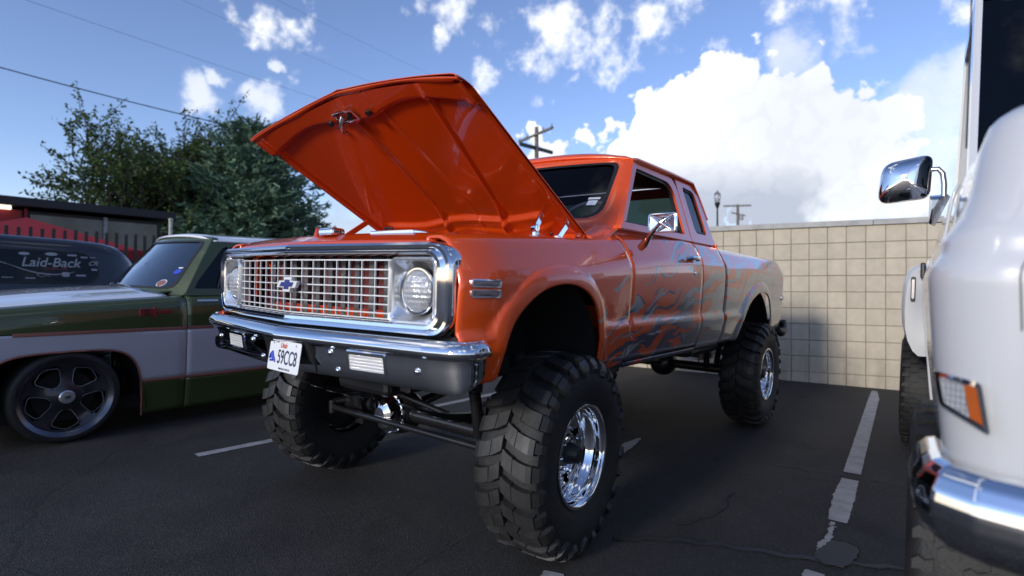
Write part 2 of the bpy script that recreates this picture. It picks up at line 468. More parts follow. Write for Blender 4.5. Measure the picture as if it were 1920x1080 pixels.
def text_obj(body, name, mat, parent, loc, rot, size, extrude=0.0006, sx=1.0, shear=0.0, align='CENTER', offset=0.0, kind=None):
    cu = bpy.data.curves.new(name, 'FONT'); cu.body = body; cu.size = size; cu.extrude = extrude
    cu.align_x = align; cu.align_y = 'CENTER'; cu.shear = shear; cu.offset = offset
    tmp = bpy.data.objects.new(name, cu)
    C.objects.link(tmp)
    dg = bpy.context.evaluated_depsgraph_get()
    me = bpy.data.meshes.new_from_object(tmp.evaluated_get(dg))
    bpy.data.objects.remove(tmp); bpy.data.curves.remove(cu)
    me.name = name; me.materials.clear(); me.materials.append(mat)
    o = bpy.data.objects.new(name, me); C.objects.link(o)
    o.parent = parent; o.location = loc; o.rotation_euler = rot; o.scale = (sx, 1, 1)
    if kind: o['kind'] = kind
    return o

def lens_mat(name, col, scale, strength, trans=.55):
    mt = plain(name, col, 0.06, 0.15, coat=1.0)
    nt = mt.node_tree; b = nt.nodes['Principled BSDF']
    b.inputs['Transmission Weight'].default_value = trans
    tc = nd(nt, 'ShaderNodeTexCoord'); w = nd(nt, 'ShaderNodeTexWave')
    w.bands_direction = 'X'; w.inputs['Scale'].default_value = scale
    nt.links.new(tc.outputs['Object'], w.inputs['Vector'])
    w2 = nd(nt, 'ShaderNodeTexWave'); w2.bands_direction = 'Z'; w2.inputs['Scale'].default_value = scale * .6
    nt.links.new(tc.outputs['Object'], w2.inputs['Vector'])
    a = nd(nt, 'ShaderNodeMath', operation='ADD'); nt.links.new(w.outputs['Fac'], a.inputs[0]); nt.links.new(w2.outputs['Fac'], a.inputs[1])
    bp = nd(nt, 'ShaderNodeBump'); bp.inputs['Strength'].default_value = strength; bp.inputs['Distance'].default_value = .004
    nt.links.new(a.outputs[0], bp.inputs['Height']); nt.links.new(bp.outputs[0], b.inputs['Normal'])
    return mt
M['headlens'] = lens_mat('headlight_lens', (0.85, 0.86, 0.88), 26, 0.5)
M['grey_lens'] = lens_mat('grey_lens', (0.42, 0.43, 0.45), 40, 0.4, 0.0)
M['signal_lens'] = lens_mat('signal_lens', (0.86, 0.85, 0.84), 40, 0.6, 0.0)

def van_glass():
    mt = glass('wagon_side_glass', (0.02, 0.024, 0.03), 0.6); return mt
M['van_glass'] = van_glass()

# ================================================================== ORANGE LIFTED PICKUP
# frame of reference: x across (driver side +x), y back from the front axle, z up
TRUCK = thing('lifted_pickup_truck', 'lifted orange pickup with open hood and flames fading to silver, on huge mud tyres', 'pickup truck')

ARCH_F = [(-.606, .870), (-.594, .920), (-.584, .967), (-.568, 1.03), (-.549, 1.082), (-.53, 1.118), (-.495, 1.158), (-.453, 1.193), (-.40, 1.226), (-.345, 1.252), (-.285, 1.270), (-.223, 1.280), (-.16, 1.284), (-.10, 1.281), (-.046, 1.271), (.01, 1.254), (.057, 1.23), (.09, 1.205), (.115, 1.175), (.14, 1.135), (.157, 1.09), (.168, 1.045), (.176, 1.0), (.183, .93), (.188, .83)]
ARCH_R = [(2.47, .84), (2.50, .90), (2.54, .965), (2.60, 1.04), (2.666, 1.10), (2.75, 1.16), (2.844, 1.20), (2.95, 1.232), (3.05, 1.245), (3.15, 1.245), (3.24, 1.232), (3.32, 1.20), (3.385, 1.15), (3.43, 1.09), (3.46, 1.02), (3.48, .95), (3.49, .86)]
def smooth_curve(pts, n):
    d = [0]
    for a, b in zip(pts, pts[1:]): d.append(d[-1] + math.dist(a, b))
    out = []
    for i in range(n + 1):
        s = d[-1] * i / n
        out.append((interp(list(zip(d, [p[0] for p in pts])), s), interp(list(zip(d, [p[1] for p in pts])), s)))
    for _ in range(3):
        out = [out[0]] + [((a[0] + 2 * b[0] + c[0]) / 4, (a[1] + 2 * b[1] + c[1]) / 4) for a, b, c in zip(out, out[1:], out[2:])] + [out[-1]]
    return out
AF = smooth_curve(ARCH_F, 60); AR = smooth_curve(ARCH_R, 60)
TOPZ = [(-.80, 1.440), (-.74, 1.455), (-.60, 1.468), (-.3, 1.487), (.1, 1.502), (.30, 1.516), (.40, 1.536), (.46, 1.562), (.512, 1.592), (.56, 1.610), (1.4, 1.622), (2.08, 1.604), (2.12, 1.585), (4.2, 1.575)]
def seg_dist(p, a, b):
    ax, ay = a; bx, by = b; dx, dy = bx - ax, by - ay
    t = max(0, min(1, ((p[0] - ax) * dx + (p[1] - ay) * dy) / (dx * dx + dy * dy + 1e-12)))
    return math.hypot(p[0] - ax - t * dx, p[1] - ay - t * dy)
def curve_dist(p, cv): return min(seg_dist(p, a, b) for a, b in zip(cv, cv[1:]))
XZ = [(.80, .925), (.84, .945), (.88, .958), (.95, .972), (1.02, .983), (1.12, .986), (1.20, .992), (1.32, .997), (1.45, 1.0), (1.7, 1.0)]
ZREF = [(-.8, 1.440), (-.74, 1.455), (-.6, 1.468), (-.3, 1.487), (.1, 1.510), (.5, 1.548), (1.0, 1.588), (1.4, 1.606), (2.08, 1.602), (2.12, 1.585), (4.2, 1.575)]
XS = [(-.06, .868), (0, .885), (.006, .900), (.014, .912), (.028, .925), (.05, .939), (.08, .955), (.11, .971), (.135, .984), (.17, .994), (.25, 1.0), (1, 1.0)]
def side_x(y, z, ztop):
    x = min(interp(XS, ztop - z), interp(XZ, z))
    # lower feature line standing proud, and the rounded lips round the wheel openings
    led = 0.016 * max(0, min(1, (1.088 - z) / 0.010)) * max(0, min(1, 1 - (1.088 - z) / .30))
    fl = 0
    for cv, y0, y1 in ((AF, -.75, .34), (AR, 2.3, 3.66)):
        if y0 < y < y1:
            d = curve_dist((y, z), cv)
            w = .082
            if d < w: fl = max(fl, .022 * (1 - (d / w) ** 2) ** .4)
    x += max(led, fl)
    if y < -.52: x -= .062 * ((-.52 - y) / .28) ** 2.2
    if y > 3.9: x -= .06 * ((y - 3.9) / .24) ** 2
    return x
def ys(y0, y1, n, arch=None):
    a = [lerp(y0, y1, i / n) for i in range(n + 1)]
    if arch: a += [p[0] for p in arch if y0 < p[0] < y1] + [arch[0][0] - .001, arch[-1][0] + .001]
    a = sorted(x for x in a if y0 <= x <= y1)
    out = [a[0]]
    for q in a[1:]:
        if q - out[-1] > 5e-4: out.append(q)
    return out
def side_panel(name, Y, zb, arch, nz, side, mat, cap=None, y_edge=None, label=None, ztopf=None):
    """body side panel as a column grid; cap: inward (x, dz) path at the top"""
    rows = []
    for y in Y:
        zt = ztopf(y) if ztopf else interp(TOPZ, y); z0 = zb(y)
        if arch and arch[0][0] <= y <= arch[-1][0]: z0 = max(z0, interp(arch, y))
        col = []
        for j in range(nz + 1):
            t = j / nz; z = z0 + (zt - z0) * (1 - (1 - t) ** 1.35)
            yy = y + (y_edge(y, z) if y_edge else 0)
            col.append((side * side_x(yy, z, interp(ZREF, yy)), yy, z))
        if cap:
            xe = side_x(y, zt, interp(ZREF, y))
            for cx, dz in cap: col.append((side * (xe + (cx - .885)), y, zt + dz))
        rows.append(col)
    mb = MB(); n = len(rows[0]); v = [p for r in rows for p in r]
    f = [(i * n + j, (i + 1) * n + j, (i + 1) * n + j + 1, i * n + j + 1) for i in range(len(rows) - 1) for j in range(n - 1)]
    if side < 0: f = [tuple(reversed(q)) for q in f]
    mb.add(v, f)
    return mb.build(name, mat, TRUCK, smooth=50, solid=.012, recalc=False, label=label)
FCAP = [(.87, .006), (.85, .009), (.82, .010), (.80, .006), (.797, -.006), (.797, -.035)]
for s in (1, -1):
    # front fender: front edge leans, rear edge meets the door
    fe = lambda y, z: (-.012 * math.sin(max(0, min(1, (z - .88) / .55)) * math.pi) if y < -.74 else 0)
    side_panel('front_fender', ys(-.765, .5135, 60, AF), lambda y: lerp(.885, .905, (y + .78) / .18) if y < -.5 else .835, AF, 46, s, M['flame'], FCAP, fe)
    de = None
    door = side_panel('door', ys(.518, 1.593, 30), lambda y: .862, None, 44, s, M['flame'], [(.875, .004), (.865, -.004), (.862, -.03)])
    side_panel('rocker_panel', ys(.519, 1.592, 20), lambda y: .83, None, 3, s, M['flame'], None, ztopf=lambda y: .857)
    side_panel('cab_side', ys(1.597, 2.078, 20), lambda y: .835, None, 44, s, M['flame'], [(.875, .004), (.865, -.004)])
    bed = side_panel('bed_side', ys(2.118, 4.12, 60, AR), lambda y: (.85 if y < 3 else .852), AR, 44, s, M['flame'], [(.86, .004), (.80, .004), (.795, -.01), (.795, -.05)],
                     lambda y, z: -.17 * max(0, (z - 1.34) / .24) ** 1.2 * max(0, (y - 3.2) / .92) - .24 * max(0, (1.02 - z) / .18) ** 1.4 * max(0, (y - 3.5) / .62))
    # door handle
    h = MB().tube([(s * 1.0, 1.28, 1.462), (s * 1.028, 1.30, 1.470), (s * 1.032, 1.36, 1.473), (s * 1.028, 1.42, 1.474), (s * 1.002, 1.45, 1.474)], [.014, .014, .012, .014, .016], 8)
    h.lathe([(.001, 0), (.02, 0), (.022, .01), (.016, .022), (.001, .024)], (s * 1.0, 1.455, 1.474), 'X', 16)
    h.build('door_handle', M['chrome'], TRUCK, smooth=40)
    MB().lathe([(.0005, .006), (.011, .005), (.013, 0)], (s * .998, 1.44, 1.375), 'X', 14).build('door_lock', M['chrome'], TRUCK, smooth=40)
    # twin side marker lamps behind the headlight
    for zc in (1.280, 1.241):
        fx = s * .978
        def P(o): return lambda p: (s * (side_x(p[0], p[1], 1.46) + o), p[0], p[1])
        loop = rrect(-.734, -.598, zc - .015, zc + .015, .007, 4); inn = rrect(-.727, -.605, zc - .010, zc + .010, .004, 4)
        fr = MB().rings([[P(-.004)(p) for p in loop], [P(.009)(p) for p in loop], [P(.009)(p) for p in inn], [P(-.002)(p) for p in inn]])
        fo = fr.build('marker_lamp', M['chrome'], TRUCK, smooth=40)
        MB().rings([[P(.0062)((lerp(-.666, a_, k), lerp(zc, b_, k))) for a_, b_ in inn] for k in (1, .75, .5, .25, .03)]).build('lamp_lens', M['smoke_lens'], fo)
    # rear side marker
    P = lambda o: (lambda p: (s * (side_x(p[0], p[1], 1.575) + o), p[0], p[1]))
    loop = rrect(3.90, 4.03, 1.155, 1.21, .012, 4); inn = rrect(3.91, 4.02, 1.165, 1.20, .008, 4)
    fo = MB().rings([[P(-.004)(p) for p in loop], [P(.008)(p) for p in loop], [P(.008)(p) for p in inn], [P(0)(p) for p in inn]]).build('marker_lamp', M['chrome'], TRUCK, smooth=40)
    MB().prism(inn, P(-.004), P(.004)).build('lamp_lens', M['red_lens'], fo)

# floor pan, bed, cab walls -------------------------------------------------
MB().box((0, 1.30, .88), (1.84, 1.55, .03)).build('floor_pan', M['frame'], TRUCK)
MB().box((0, 3.13, 1.06), (1.56, 1.98, .03)).build('bed_floor', M['orange_flat'], TRUCK)
MB().box((0, 2.135, 1.31), (1.6, .03, .50)).build('bed_front_panel', M['orange'], TRUCK, bevel=.004)
for s in (1, -1):
    MB().box((s * .785, 3.13, 1.30), (.02, 1.96, .48)).build('bed_inner_wall', M['orange_flat'], TRUCK)
    MB().box((s * .60, 3.1, 1.12), (.36, .96, .30)).build('wheel_house', M['dark'], TRUCK, bevel=.05)
tg = MB().box((0, 4.02, 1.29), (1.56, .04, .50), rx=math.radians(-4)).build('tailgate', M['flame'], TRUCK, bevel=.008)
# rear bumper
MB().grid(lambda u, v: (lerp(-1.0, 1.0, u), 4.25 - .22 * abs(2 * u - 1) ** 6 - .03 * (2 * v - 1) ** 2, lerp(.80, .95, v)), 40, 6).build('rear_bumper', M['black'], TRUCK, smooth=50, solid=.02)
for s in (1, -1):
    MB().tube([(s * .975, 3.86, .86), (s * .985, 3.95, .83), (s * .985, 4.05, .85), (s * .965, 4.15, .93)], [.03, .045, .045, .03], 10).build('bumper_end', M['black'], TRUCK, smooth=50)

# greenhouse ----------------------------------------------------------------
def gx(z): return .905 - (z - 1.615) * .32           # side glass plane leaning in
def side_ring(name, outer, inner, s, mat, t=.03, push=0.0):
    f = lambda p, o: (s * (gx(p[1]) + o), p[0], p[1])
    rings = [[f(p, -t) for p in outer], [f(p, push) for p in outer], [f(p, push) for p in inner], [f(p, -t) for p in inner]]
    return MB().rings(rings + [rings[0]]).build(name, mat, TRUCK, smooth=35)
for s in (1, -1):
    no = 6
    d_in = rpoly([(.585, 1.640), (1.495, 1.640), (1.515, 2.005), (.960, 2.020)], [.02, .03, .11, .03], no)
    d_out = rpoly([(.530, 1.600), (1.590, 1.600), (1.592, 2.060), (.958, 2.065)], [.004, .004, .13, .03], no)
    side_ring('door_frame', d_out, d_in, s, M['orange'], .035, .004)
    # rubber run inside the door frame
    d_in2 = rpoly([(.60, 1.652), (1.475, 1.652), (1.495, 1.987), (.975, 2.003)], [.02, .03, .10, .03], no)
    f = lambda p, o: (s * (gx(p[1]) + o), p[0], p[1])
    MB().rings([[f(p, -.012) for p in d_in], [f(p, -.016) for p in d_in2], [f(p, -.032) for p in d_in2], [f(p, -.034) for p in d_in]]).build('window_seal', M['seal'], TRUCK, smooth=30)
    if s < 0:
        MB().prism(d_in, lambda p: (s * (gx(p[1]) - .026), p[0], p[1]), lambda p: (s * (gx(p[1]) - .021), p[0], p[1])).build('door_glass', M['glass_green'], TRUCK)
    # rear quarter with its fixed window
    q_in = rpoly([(1.715, 1.668), (1.955, 1.668), (1.925, 2.000), (1.700, 2.013)], [.05, .06, .06, .04], no)
    q_out = rpoly([(1.599, 1.600), (2.078, 1.600), (1.990, 2.062), (1.599, 2.062)], [.003, .01, .07, .003], no)
    side_ring('quarter_panel', q_out, q_in, s, M['orange'], .04, .006)
    q2 = rpoly([(1.730, 1.688), (1.935, 1.688), (1.905, 1.983), (1.716, 1.995)], [.04, .05, .05, .03], no)
    MB().rings([[f(p, -.010) for p in q_in], [f(p, -.004) for p in q_in], [f(p, -.004) for p in q2], [f(p, -.014) for p in q2]]).build('window_seal', M['seal'], TRUCK, smooth=30)
    MB().prism(q_in, lambda p: (s * (gx(p[1]) - .018), p[0], p[1]), lambda p: (s * (gx(p[1]) - .012), p[0], p[1])).build('quarter_window', M['glass_dark'], TRUCK)
    # belt cap between door skin and door frame
    MB().box((s * .885, 1.30, 1.606), (.05, 1.54, .02)).build('belt_rail', M['orange'], TRUCK, bevel=.004)

def ws_y(x, z): return .450 + .13 * (x / .76) ** 2 + (z - 1.665) * .91
def ws(p, o=0.0): return (p[0], ws_y(p[0], p[1]) - o, p[1])
ws_in = rpoly([(-.758, 1.668), (.758, 1.668), (.702, 2.060), (-.702, 2.060)], [.10, .10, .06, .06], 8)
def dens(loop, n):
    d = [0]; L2 = loop + [loop[0]]
    for a, b in zip(L2, L2[1:]): d.append(d[-1] + math.dist(a, b))
    return [(interp(list(zip(d, [p[0] for p in L2])), d[-1] * i / n), interp(list(zip(d, [p[1] for p in L2])), d[-1] * i / n)) for i in range(n)]
NW = 120
wi = dens(ws_in, NW)
# outer loop matched by direction from the centre
def ray_out(p, poly, c=(0, 1.86)):
    dx, dy = p[0] - c[0], p[1] - c[1]; best = None
    for a, b in zip(poly, poly[1:] + poly[:1]):
        ex, ey = b[0] - a[0], b[1] - a[1]; den = dx * ey - dy * ex
        if abs(den) < 1e-9: continue
        t = ((a[0] - c[0]) * ey - (a[1] - c[1]) * ex) / den; u = ((a[0] - c[0]) * dy - (a[1] - c[1]) * dx) / den
        if t > 0 and -1e-6 <= u <= 1 + 1e-6 and (best is None or t < best): best = t
    return (c[0] + dx * best, c[1] + dy * best)
ws_out = [(-.885, 1.615), (.885, 1.615), (.768, 2.078), (.70, 2.105), (.4, 2.130), (0, 2.140), (-.4, 2.130), (-.70, 2.105), (-.768, 2.078)]
wo = [ray_out(p, ws_out) for p in wi]
wm = [(lerp(a[0], b[0], .25), lerp(a[1], b[1], .25)) for a, b in zip(wi, wo)]
def wso(p, o):
    x, z = p; return (x, ws_y(x, z) - o , z)
MB().rings([[wso(p, -.05) for p in wi], [wso(p, .008) for p in wi], [wso(p, .016) for p in wm], [wso(p, .006) for p in wo], [wso(p, -.05) for p in wo]]).build('windshield_frame', M['orange'], TRUCK, smooth=40)
wg = [(p[0] * .965, 1.856 + (p[1] - 1.856) * .93) for p in wi]
MB().rings([[wso(p, -.01) for p in wi], [wso(p, .004) for p in wi], [wso(p, .004) for p in wg], [wso(p, -.012) for p in wg]]).build('windshield_seal', M['seal'], TRUCK, smooth=30)
gl = MB(); cen = [(0, 1.856)]
lv = [[(0 + p[0] * k, 1.856 + (p[1] - 1.856) * k) for p in wg] for k in (1, .75, .5, .25, .02)]
gl.rings([[wso(p, -.008) for p in l] for l in lv])
gl.build('windshield', M['glass'], TRUCK, smooth=60, recalc=True)
# roof skin
def roof(u, v):
    x = lerp(-.772, .772, u); e = abs(x / .772)
    yf = ws_y(x * .9, 2.085) - .005; yr = 2.0 - .03 * e ** 3
    y = lerp(yf, yr, v)
    crown = .085 * (1 - e ** 3.2) ** .8
    endf = 1 - max(0, 1 - v / .08) ** 2 * .55 - max(0, (v - .88) / .12) ** 2 * .9
    return (x, y, 2.075 + crown * endf)
MB().grid(roof, 48, 40).build('roof', M['orange'], TRUCK, smooth=60, solid=.015, recalc=False)
for s in (1, -1):
    MB().tube([(s * .764, .93, 2.066), (s * .776, .98, 2.074), (s * .778, 1.5, 2.076), (s * .776, 1.93, 2.070), (s * .79, 2.02, 1.98), (s * .845, 2.07, 1.80)], .012, 8).build('drip_rail', M['orange'], TRUCK, smooth=60)
# cab back
bk = dens(rpoly([(-.86, 1.60), (.86, 1.60), (.76, 2.06), (-.76, 2.06)], .06, 6), 80)
bi = dens(rpoly([(-.66, 1.62), (.66, 1.62), (.60, 1.985), (-.60, 1.985)], .06, 6), 80)
by = lambda z: 2.07 - (z - 1.6) * .18
MB().rings([[(p[0], by(p[1]) - .03, p[1]) for p in bk], [(p[0], by(p[1]), p[1]) for p in bk], [(p[0], by(p[1]), p[1]) for p in bi], [(p[0], by(p[1]) - .03, p[1]) for p in bi]]).build('cab_back', M['orange'], TRUCK, smooth=40)
MB().prism(bi, lambda p: (p[0], by(p[1]) - .02, p[1]), lambda p: (p[0], by(p[1]) - .015, p[1])).build('rear_window', M['glass_green'], TRUCK)
MB().box((0, 2.07, 1.23), (1.86, .025, .76)).build('cab_back_wall', M['orange'], TRUCK)
MB().grid(lambda u, v: (lerp(-.74, .74, u), lerp(.95, 1.95, v), 2.045 + .03 * math.sin(u * math.pi)), 12, 8).build('headliner', M['interior_red'], TRUCK, smooth=60)
# interior: dash, wheel, seats
MB().grid(lambda u, v: (lerp(-.80, .80, u), .62 + .30 * v, 1.665 - .02 * v - .10 * max(0, v - .8) / .2 * .9), 10, 12).build('dashboard', M['interior'], TRUCK, smooth=50, solid=.02)
MB().box((0, .92, 1.50), (1.6, .06, .22)).build('dash_face', M['interior_red'], TRUCK, bevel=.01)
for sx in (.42, -.42):
    b_ = MB().box((sx, 1.70, 1.50), (.52, .14, .30), rx=math.radians(-12)).build('seat_backrest', M['interior'], TRUCK, bevel=.05)
    MB().box((sx, 1.42, 1.20), (.54, .52, .14)).build('seat', M['interior'], TRUCK, bevel=.05)
sw = Vector((.44, .90, 1.685)); tilt = math.radians(50)
rim_pts = [sw + Vector((.195 * math.cos(t), -.195 * math.sin(t) * math.cos(tilt) * -1 * .9, .195 * math.sin(t) * math.sin(tilt))) for t in [2 * math.pi * k / 40 for k in range(41)]]
st = MB().tube(rim_pts, .013, 8, cap=False).build('steering_wheel', M['white_plastic'], TRUCK, smooth=60)
MB().tube([sw, sw + Vector((0, -.2, -.18))], .03, 10).tube([rim_pts[0], sw], .008, 6).tube([rim_pts[20], sw], .008, 6).build('steering_column', M['chrome'], st, smooth=50)
# stickers low on the windshield
for x0, z0, w, h, mk in ((.655, 1.800, .070, .014, 'white_plastic'), (.655, 1.770, .055, .032, 'plate')):
    pts = [(x0 - w / 2, z0 - h / 2), (x0 + w / 2, z0 - h / 2), (x0 + w / 2, z0 + h / 2), (x0 - w / 2, z0 + h / 2)]
    MB().prism(pts, lambda p: wso(p, -.003), lambda p: wso(p, -.001)).build('sticker', M[mk], TRUCK)

# cowl, firewall, inner fenders, engine bay ----------------------------------
def cowl(u, v):
    x = lerp(-.885, .885, u); y = lerp(.345, .655, v) - .15 * (1 - (x / .885) ** 2) * v; zb_ = lerp(1.550, 1.665, v) + .01 * (1 - (2 * u - 1) ** 2)
    k = max(0, min(1, (abs(x) - .76) / .12)); k = k * k * (3 - 2 * k)
    return (x, y, lerp(zb_, interp(TOPZ, y) + .004 - .006 * k, k))
MB().grid(cowl, 60, 14).build('cowl', M['orange'], TRUCK, smooth=50, solid=.01)
MB().grid(lambda u, v: (lerp(-.80, .80, u), .34 - .05 * math.sin(v * math.pi), lerp(1.555, 1.30, v)), 20, 10).build('firewall', M['orange_flat'], TRUCK, smooth=50)
MB().box((.15, .26, 1.515), (1.1, .02, .012)).build('cowl_seal', M['seal'], TRUCK)
for s in (1, -1):
    MB().grid(lambda u, v: (s * lerp(.80, .52, v ** .7), lerp(-.70, .33, u), 1.47 + .04 * u - .18 * v ** 1.6), 24, 14).build('inner_fender', M['orange_flat'], TRUCK, smooth=60, solid=.008)
    MB().grid(lambda u, v: (s * lerp(.50, .955, v), -.21 + .435 * math.cos(math.pi * u), .86 + .46 * math.sin(math.pi * u)), 24, 3).build('wheel_liner', M['dark'], TRUCK, smooth=60)
    MB().grid(lambda u, v: (s * lerp(.50, .955, v), 3.0 + .56 * math.cos(math.pi * u), .86 + .42 * math.sin(math.pi * u)), 24, 3).build('wheel_liner', M['dark'], TRUCK, smooth=60)
    MB().box((s * .50, -.14, 1.12), (.02, 1.0, .44)).build('splash_panel', M['dark'], TRUCK)
MB().grid(lambda u, v: (lerp(-.80, .80, u), -.845 + .06 * abs(2 * u - 1) + .26 * v, 1.442 + .045 * min(1, v * 2.5) - .012 * abs(2 * u - 1) ** 3), 40, 10).build('core_support_top', M['orange_flat'], TRUCK, smooth=40, solid=.01)
MB().box((-.05, -.66, 1.455), (.26, .20, .05)).build('radiator_neck_plate', M['orange_flat'], TRUCK, bevel=.01)
for sx in (-.66, .655):
    MB().box((sx * .95, -.735, 1.30), (.055, .03, .26)).build('core_support_post', M['orange_flat'], TRUCK, bevel=.004)
MB().box((0, -.68, 1.130), (.98, .05, .04)).build('core_support_rail', M['orange_flat'], TRUCK, bevel=.004)
MB().box((0, -.665, 1.25), (1.24, .03, .30)).build('radiator', M['core'], TRUCK)
for k in range(11):
    MB().box((-.50 + k * .105, -.70, 1.25), (.032, .014, .30)).build('cooling_tube', M['fins'], TRUCK)
MB().box((.46, -.62, 1.485), (.26, .18, .02), rz=.1).build('battery_top', M['chrome'], TRUCK, bevel=.005)
MB().box((.46, -.62, 1.42), (.25, .17, .11), rz=.1).build('battery', M['black'], TRUCK, bevel=.008)
MB().lathe([(.02, 0), (.19, 0), (.20, .02), (.20, .06), (.17, .075), (.02, .08)], (0, -.10, 1.40), 'Z', 32).build('air_cleaner', M['chrome'], TRUCK, smooth=40)
MB().box((0, -.08, 1.16), (.55, .72, .42)).box((0, -.45, 1.1), (.3, .1, .4)).build('engine_block', M['engine'], TRUCK, bevel=.03)
for s in (1, -1):
    MB().box((s * .24, -.06, 1.34), (.15, .55, .09)).build('valve_cover', M['chrome'], TRUCK, bevel=.02)
MB().tube([(-.055, -.74, 1.472), (-.055, -.73, 1.512), (-.04, -.68, 1.515), (-.03, -.66, 1.47)], .013, 8).build('radiator_hose', M['orange_flat'], TRUCK, smooth=50)
cap = MB().box((.085, -.745, 1.497), (.115, .075, .036)).build('radiator_cap', M['chrome'], TRUCK, bevel=.012)
MB().box((-.16, -.60, 1.50), (.05, .06, .02)).tube([(-.16, -.62, 1.49), (-.15, -.62, 1.525), (-.10, -.62, 1.52), (-.09, -.62, 1.49)], .006, 6).build('hood_catch', M['black'], TRUCK, bevel=.003)
MB().box((.34, -.60, 1.497), (.07, .05, .022)).tube([(.31, -.62, 1.49), (.32, -.62, 1.52), (.37, -.62, 1.515)], .006, 6).build('hood_catch', M['black'], TRUCK, bevel=.003)
MB().lathe([(.001, .012), (.014, .010), (.018, 0)], (.86, -.02, 1.503), 'Z', 16).build('hood_bumper', M['white_plastic'], TRUCK, smooth=40)
MB().tube([(.835, -.55, 1.475), (.84, -.1, 1.505)], .004, 6).build('fender_rail', M['orange_flat'], TRUCK, smooth=50)

# hood ------------------------------------------------------------------------
HB = Vector((0, .385, 1.545)); HL = Vector((0, -1.045, .600)).normalized(); HN = Vector((0, HL.z, -HL.y)).normalized()
HLEN = 1.185
def hood_pt(x, l, n):
    tw = (.8 - x) / 1.6
    p = HB + HL * l + HN * n + Vector((x, 0, 0))
    return (p.x, p.y - .03 * tw * l, p.z - .035 * tw * (l / HLEN))
def hood_len(x): return HLEN + .050 * (1 - abs(x) / .8)
HW = .800
def hood_crown(e, t): return lerp(.035, .085, t) * (1 - e ** 2)
def skin(u, v):
    x = lerp(-HW, HW, u); e = abs(x) / HW
    L_ = hood_len(x); l = L_ * (1 - (1 - v) ** 1.15)
    n = hood_crown(e, l / L_) + .006 * max(0, 1 - abs(x) / .05)
    # nose rolls down, side lips too
    q = max(0, (l - (L_ - .10)) / .10); n -= .034 * q ** 2.0
    q2 = max(0, (e - .955) / .045); n -= .018 * q2 ** 1.6
    return hood_pt(x, l, n)
MB().grid(skin, 64, 70).build('hood', M['orange'], TRUCK, smooth=70, solid=.004, recalc=False)
HOOD = bpy.data.objects['hood']
def inner(u, v):
    x = lerp(-HW + .004, HW - .004, u); e = abs(x) / HW
    L_ = hood_len(x) - .030; l = L_ * v
    n = hood_crown(e, l / L_) - .016
    def bump(d, w, s_=.35):
        w *= 1.25; t = max(0, min(1, (w - abs(d)) / (w * .9))); return t * t * (3 - 2 * t)
    # longitudinal stiffeners
    for xr, xf in ((-.13, -.05), (.30, .52)):
        xc = lerp(xr, xf, l / L_)
        w = .018 + .020 * max(0, 1 - l / .34)
        n -= .016 * bump(x - xc, w) * min(1, max(0, (L_ - l) / .1)) * (1 + 1.2 * max(0, min(1, (.36 - l) / .1)))
    n -= .006 * bump(x - .15, .010)
    # rear box section with a wavy front edge
    edge = .235 + .022 * math.cos(x * 9) - .03 * max(0, .5 - abs(x) * 1.2) 
    sf = 1 - max(0, min(1, (e - .74) / .10))
    t = max(0, min(1, (edge - l) / .030)); n -= .028 * t * t * (3 - 2 * t) * sf
    t = max(0, min(1, (edge - .085 - l) / .030)); n -= .016 * sf * t * t * (3 - 2 * t) * (1 - .5 * max(0, math.cos(x * 14)))
    # front box section
    fe = L_ - .115 - .055 * math.exp(-(x / .17) ** 2) - .02 * math.cos(x * 7.5) * (1 - math.exp(-(x / .2) ** 2))
    t = max(0, min(1, (l - fe) / .022)); n -= .022 * t * t * (3 - 2 * t)
    # side rails
    t = max(0, min(1, (e - .925) / .02)); n -= .020 * t * t * (3 - 2 * t)
    t = max(0, min(1, (e - .985) / .008)); n += .012 * t
    return hood_pt(x, l, n)
MB().grid(inner, 260, 150).build('hood_inner_panel', M['orange_flat'], TRUCK, smooth=60, recalc=True)
# nose edge strip catching the light
MB().grid(lambda u, v: hood_pt(lerp(-HW, HW, u), hood_len(lerp(-HW, HW, u)) - .002 - .030 * v, -.038 - .012 * abs(2 * u - 1) ** 6 - .004 * math.sin(v * 3.1) + .010 * v + .006 * math.sin(u * 19) * v + hood_crown(abs(2 * u - 1), 1)), 60, 4).build('hood_lip', M['orange'], TRUCK, smooth=60, solid=.003)
# latch plate and hook under the nose
lp = MB()
for a, b_ in (((-.075, -.03), (.15, .012)), ((-.075, .03), (.15, .012)), ((-.145, 0), (.012, .07)), ((-.005, 0), (.012, .07))):
    c = hood_pt(a[0], hood_len(0) - .135 + a[1], .030)
    lp.box(c, (b_[0], b_[1], .01), rx=math.atan2(HL.z, HL.y))
lo = lp.build('hood_latch', M['chrome'], TRUCK, bevel=.002)
MB().tube([hood_pt(-.10, hood_len(0) - .13, .030), hood_pt(-.11, hood_len(0) - .15, -.005), hood_pt(-.12, hood_len(0) - .19, -.02), hood_pt(-.125, hood_len(0) - .20, -.01)], [.010, .010, .008, .012], 8).build('latch_hook', M['chrome'], lo, smooth=50)
MB().tube([hood_pt(-.05, hood_len(0) - .135, .034), hood_pt(-.03, hood_len(0) - .135, .012)], .014, 10).build('latch_pin', M['black'], lo, smooth=50)
for dx in (-.22, .09):
    MB().tube([hood_pt(dx, hood_len(0) - .15, .022), hood_pt(dx, hood_len(0) - .15, .036)], .017, 12).build('rubber_plug', M['black'], TRUCK)
for hx in (-.52, -.30, .18, .50, .62):
    MB().tube([hood_pt(hx, .10, -.040), hood_pt(hx, .10, -.052)], .009, 10).build('drain_hole', M['black'], TRUCK)
